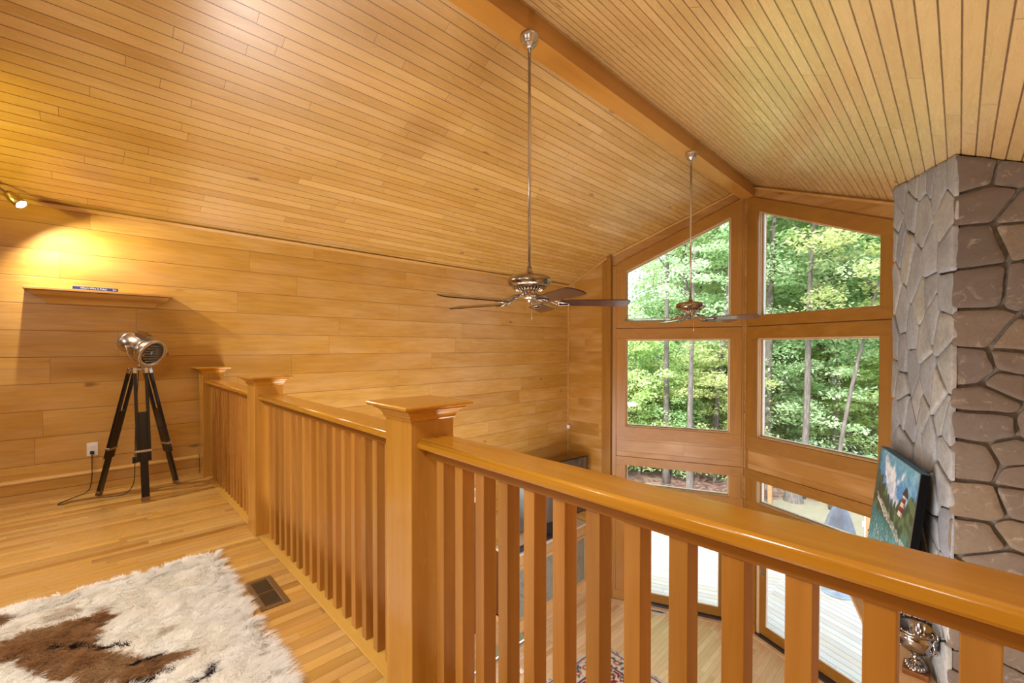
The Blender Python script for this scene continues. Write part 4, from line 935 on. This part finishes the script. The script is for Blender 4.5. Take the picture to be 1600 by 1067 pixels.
def leaves_at(centres, rads, per, size, seed, flatz=.45, droop=.25):
    rs = np.random.RandomState(seed); n = len(centres)*per
    c = np.repeat(np.array(centres), per, 0); r = np.repeat(np.array(rads), per)
    d = rs.normal(size=(n, 3)); d /= np.linalg.norm(d, axis=1)[:, None]; d *= (rs.rand(n)**.45)[:, None]; d[:, 2] *= flatz
    p = c+d*r[:, None]; p[:, 2] -= droop*r*(d[:, 0]**2+d[:, 1]**2)
    s = size*rs.uniform(.6, 1.25, n)
    a = rs.uniform(0, 2*PI, n); tilt = rs.normal(.0, .45, n); tilt2 = rs.normal(-.25, .35, n)
    t1 = np.stack([np.cos(a)*np.cos(tilt2), np.sin(a)*np.cos(tilt2), np.sin(tilt2)], 1); t2 = np.stack([-np.sin(a)*np.cos(tilt), np.cos(a)*np.cos(tilt), np.sin(tilt)], 1)
    q = np.empty((n, 4, 3)); q[:, 0] = p-t1*s[:, None]*.55; q[:, 1] = p+t2*s[:, None]*.33; q[:, 2] = p+t1*s[:, None]*.55; q[:, 3] = p-t2*s[:, None]*.33
    return q.reshape(-1, 3), np.arange(n*4).reshape(-1, 4)
def tree(name, h, r0, crown0, crw, seed, ncl, per, lsize, mat, lean=(0, 0), bend=.3, nb=9, flatz=.42, clr=(.7, 1.5), group=None, label=None, cat='tree', loc=(0, 0, 0), fork=None):
    rg_ = random.Random(seed); root = empty(name, loc, label, cat, group)
    pts = []; rr = []
    for i in range(13):
        u = i/12; pts.append((lean[0]*u+bend*math.sin(u*4+seed)*u, lean[1]*u+bend*math.cos(u*3.3+seed)*u, -.3+(h+.3)*u)); rr.append(r0*(1.25 if i == 0 else 1)*(1-.82*u))
    b = MB().tube(pts, rr, 10, BARK); cen = []; rad = []
    for k in range(nb):
        u = crown0/h+(1-crown0/h)*(k+.3)/nb; i = min(11, int(u*12)); p0 = Vector(pts[i]).lerp(Vector(pts[i+1]), u*12-i)
        a = rg_.uniform(0, 2*PI) if fork is None else fork+rg_.uniform(-.9, .9)+PI*(k % 2); L = crw*rg_.uniform(.6, 1.0)*(1-.35*u)
        e = p0+Vector((math.cos(a)*L, math.sin(a)*L, L*rg_.uniform(.25, .75))); m1 = p0.lerp(e, .45)+Vector((rg_.uniform(-.2, .2), rg_.uniform(-.2, .2), rg_.uniform(-.1, .35)))
        rb = r0*.42*(1-.6*u); b.tube(smooth_pts([p0, m1, e], 4), [rb*(1-.8*j/8) for j in range(9)], 6, BARK)
        for w_ in (.45, .7, 1.0):
            q = p0.lerp(e, w_)+Vector((rg_.uniform(-.5, .5), rg_.uniform(-.5, .5), rg_.uniform(-.1, .5)))
            e2 = q+Vector((rg_.uniform(-.8, .8), rg_.uniform(-.8, .8), rg_.uniform(.1, .7))); b.tube([q, e2], [rb*.3, .01], 5, BARK); cen.append(tuple(e2)); rad.append(rg_.uniform(*clr))
    while len(cen) < ncl:
        a = rg_.uniform(0, 2*PI); u = rg_.random()**.8; z = crown0+(h-crown0)*u; R_ = crw*math.sin(PI*min(1, .12+.85*(1-u)+.05))**.6*math.sqrt(rg_.random())
        cen.append((lean[0]*z/h+math.cos(a)*R_, lean[1]*z/h+math.sin(a)*R_, z+rg_.uniform(-.3, .5))); rad.append(rg_.uniform(*clr))
    b.build('trunk', root)
    v, f = leaves_at(cen, rad, per, lsize, seed, flatz); o = rawmesh('foliage', v, f, mat, root); o['kind'] = 'stuff'
    return root
def clone(src, x, y, rz, s, label=None, group=None):
    c = copy_tree(src); c.location = (x, y, gh(x, y)); c.rotation_euler = (0, 0, rz); c.scale = (s, s, s*rnd.uniform(.92, 1.08))
    if label: c['label'] = label
    if group: c['group'] = group
    elif 'group' in c: del c['group']
    return c
def pol(deg, D_): a = math.radians(deg); return -math.sin(a)*D_, math.cos(a)*D_
WG = 'leafy trees of the dense woods'; WL = 'leafy green tree in the dense woods beyond the windows'
BG = 'low trees and bushes at the edge of the woods'; BL = 'low bushy green tree at the edge of the woods beyond the yard'
x, y = pol(15, 36); T1 = tree('forest_tree', 17, .22, 4.5, 3.6, 11, 95, 150, .21, LMa, loc=(x, y, gh(x, y)), label=WL, group=WG)
x, y = pol(12, 31); T2 = tree('forest_tree', 19, .26, 4, 4.2, 23, 110, 150, .22, LMb, loc=(x, y, gh(x, y)), label=WL, group=WG)
x, y = pol(21, 33); T3 = tree('forest_tree', 15, .18, 2.5, 3.4, 37, 95, 140, .20, LMc, loc=(x, y, gh(x, y)), label=WL, group=WG)
x, y = pol(34, 20.5); S1 = tree('understory_tree', 5.6, .07, .4, 2.0, 5, 70, 120, .13, LMc, loc=(x, y, gh(x, y)), label=BL, group=BG, clr=(.4, .9), nb=7, flatz=.35)
x, y = pol(17, 20.5); S2 = tree('understory_tree', 6.5, .08, .4, 2.3, 9, 80, 120, .14, LMb, loc=(x, y, gh(x, y)), label=BL, group=BG, clr=(.45, 1.0), nb=8, flatz=.30)
x, y = pol(24, 22); S3 = tree('understory_tree', 4.2, .05, .2, 1.8, 15, 60, 120, .12, LMa, loc=(x, y, gh(x, y)), label=BL, group=BG, clr=(.4, .8), nb=6, flatz=.4)
# dense background
for D0, n_, amp in ((23.5, 8, 1.5), (29, 12, 2), (36, 14, 2), (45, 15, 3)):
    for i in range(n_):
        dg = -3+46*(i+.5)/n_+rnd.uniform(-1.4, 1.4); d0 = D0+rnd.uniform(-amp, amp)
        if 24 < dg < 38 and D0 < 34: continue
        sc_ = (.36 if 24.5 < dg < 38 else 1.0)*rnd.uniform(.85, 1.12)
        x, y = pol(dg, d0); clone(rnd.choice((T1, T2, T3)), x, y, rnd.uniform(0, 6.28), sc_, WL, WG)
for D0, n_, amp in ((18.8, 12, .9), (21.5, 14, 1.2), (25, 15, 1.5)):
    for i in range(n_):
        dg = -1+42*(i+.5)/n_+rnd.uniform(-1.2, 1.2); x, y = pol(dg, D0+rnd.uniform(-amp, amp))
        if D0 < 20 and dg < 19: continue
        clone(rnd.choice((S1, S2, S3)), x, y, rnd.uniform(0, 6.28), rnd.uniform(.8, 1.15)*(.85 if D0 < 20 else 1), BL, BG)
# single trees that stand out
def one(x, y, **k): return tree('tree', loc=(x, y, gh(x, y)), **k)
one(-7.97, 16.19, h=13, r0=.135, crown0=7.4, crw=2.4, seed=41, ncl=8, per=60, lsize=.14, mat=LMa, bend=.05, nb=7, label='straight slender tree trunk seen left of centre in the left windows', clr=(.4, .9))
one(-6.9, 17.9, h=14, r0=.16, crown0=7.0, crw=2.2, seed=43, ncl=28, per=130, lsize=.15, mat=LMb, bend=.35, nb=8, label='pale curving tree trunk at the right side of the left windows', clr=(.5, 1.0), lean=(.6, .2))
one(-9.75, 15.9, h=6.3, r0=.06, crown0=3.6, crw=1.3, seed=47, ncl=18, per=130, lsize=.12, mat=LMc, bend=.12, nb=6, label='thin dark young tree near the left edge of the left windows', clr=(.35, .7))
one(-5.35, 19.12, h=15, r0=.20, crown0=8.2, crw=3.2, seed=53, ncl=40, per=130, lsize=.15, mat=LMa, bend=.15, nb=9, label='thick mottled tree trunk at the left side of the right windows', clr=(.5, 1.0), lean=(.5, 0))
one(-3.85, 17.9, h=14, r0=.125, crown0=6.2, crw=3.0, seed=59, ncl=40, per=130, lsize=.16, mat=LMb, bend=.45, nb=9, label='leaning pale trunk near the middle of the right windows', clr=(.5, 1.1), lean=(.9, 0))
one(-2.9, 17.4, h=12, r0=.075, crown0=5.6, crw=2.4, seed=61, ncl=60, per=130, lsize=.15, mat=LMc, bend=.4, nb=9, label='slender dark leaning tree right of the middle in the right windows', clr=(.5, 1.0), lean=(1.6, 0))
one(-6.6, 15.2, h=9, r0=.13, crown0=5.6, crw=2.2, seed=67, ncl=20, per=110, lsize=.12, mat=LMb, bend=.08, nb=5, label='dark tree trunk standing on the yard edge in the lowest left window', clr=(.35, .7))
# stump, orange post with climbing plant
o = MB().lathe([(.0, -.2), (.34, -.2), (.30, .05), (.26, .25), (.25, .42), (.22, .45), (.0, .43)], n=20, m=BARK).build('tree_stump'); x, y = -3.93, 17.3; o.location = (x, y, gh(x, y)); tag(o, 'dark round tree stump on the yard behind the grey covered stand', 'stump')
wp = wood('weathered post wood', 'Z', (.28, .13, .06), (.42, .22, .11), .8, 8)
x, y = -4.34, 16.2; o = MB().box(-.06, .06, -.06, .06, -.2, 2.2, wp).build('wooden_post'); o.location = (x, y, gh(x, y)); tag(o, 'reddish wooden post standing at the left end of the yard', 'post')
t = empty('climbing_plant', (-4.75, 16.0, gh(-4.75, 16.0)), 'dark vine climbing beside the reddish wooden post', 'plant')
MB().tube([(0, 0, -.1), (.05, 0, .5), (-.05, .02, 1.1), (.08, 0, 1.8)], [.03, .025, .02, .01], 6, BARK).build('stem', t)
v, f = leaves_at([(0, 0, .3), (.05, 0, .7), (0, 0, 1.1), (.06, 0, 1.5), (.1, 0, 1.85)], [.18, .2, .2, .2, .15], 60, .09, 3, 1.0); o = rawmesh('foliage', v, f, leaf_mat('dark vine leaves', [(.02, .05, .02), (.05, .10, .04)]), t); o['kind'] = 'stuff'
# deck post, white pole and lantern
o = MB().box(-.05, .05, -.05, .05, 0, 1.05, wp).build('wooden_post', bevel=.005); o.location = (-1.305, 11.9, DZ); tag(o, 'tan wooden deck post beside the painting edge, seen through the right door', 'post')
t = empty('white_pole', (-1.385, 12.05, DZ), 'thin white pole with a small white box at the deck edge', 'pole'); MB().tube([(0, 0, 0), (0, 0, 1.18)], .014, 8, M['white']).build('pole', t); MB().box(-.05, .05, -.03, .03, .72, .82, M['white']).build('junction_box', t, bevel=.004)
t = empty('lantern', (-1.225, 11.6, DZ), 'small black lantern next to the tan deck post', 'lantern'); MB().lathe([(.0, .62), (.07, .62), (.07, .64), (.05, .65), (.05, .78), (.075, .80), (.03, .86), (.0, .88)], n=8, m=M['black'], smooth=False).box(-.012, .012, -.012, .012, 0, .63, M['black']).build('lantern_body', t)
# covered stand on the deck
cv = NT('grey blue cloth cover'); n1 = cv.noise(cv.obj(), 3, 4, .6); cv.set(Base_Color=cv.ramp(n1, [(.3, (.16, .18, .23)), (.7, (.30, .33, .40))]), Roughness=.5); cv.bump(n1, .4, .03)
t = empty('covered_stand', (-1.556, 10.04, DZ), 'outdoor stand with round flat base under a draped grey cloth cover on the deck', 'patio stand')
MB().lathe([(.0, 0), (.24, 0), (.245, .012), (.22, .03), (.06, .045), (.045, .12), (.03, .13), (.0, .13)], n=40, m=flat('pale grey blue metal', (.42, .48, .55), .4, .3)).build('round_base', t)
MB().tube([(0, 0, .1), (0, 0, 1.6)], .022, 12, M['nickel']).build('pole', t)
V_ = []; F_ = []; nA, nZ = 48, 22
for j in range(nZ+1):
    u = j/nZ; z = 1.70-.95*u
    for i in range(nA):
        a = 2*PI*i/nA; r_ = (.30*u**.55+.02)*(1+.10*u*math.sin(a*5+u*3)+.05*u*math.sin(a*11+2)); V_.append((r_*math.cos(a)*1.05+.03*(1-u), r_*math.sin(a)*.8, z+.03*math.sin(a*3)*u))
for j in range(nZ):
    for i in range(nA): F_.append((j*nA+i, j*nA+(i+1) % nA, (j+1)*nA+(i+1) % nA, (j+1)*nA+i))
F_.append(tuple(range(nA))); mb = MB().add(V_, F_, cv.m, True); o = mb.build('cloth_cover', t); sm_ = o.modifiers.new('thickness', 'SOLIDIFY'); sm_.thickness = .006
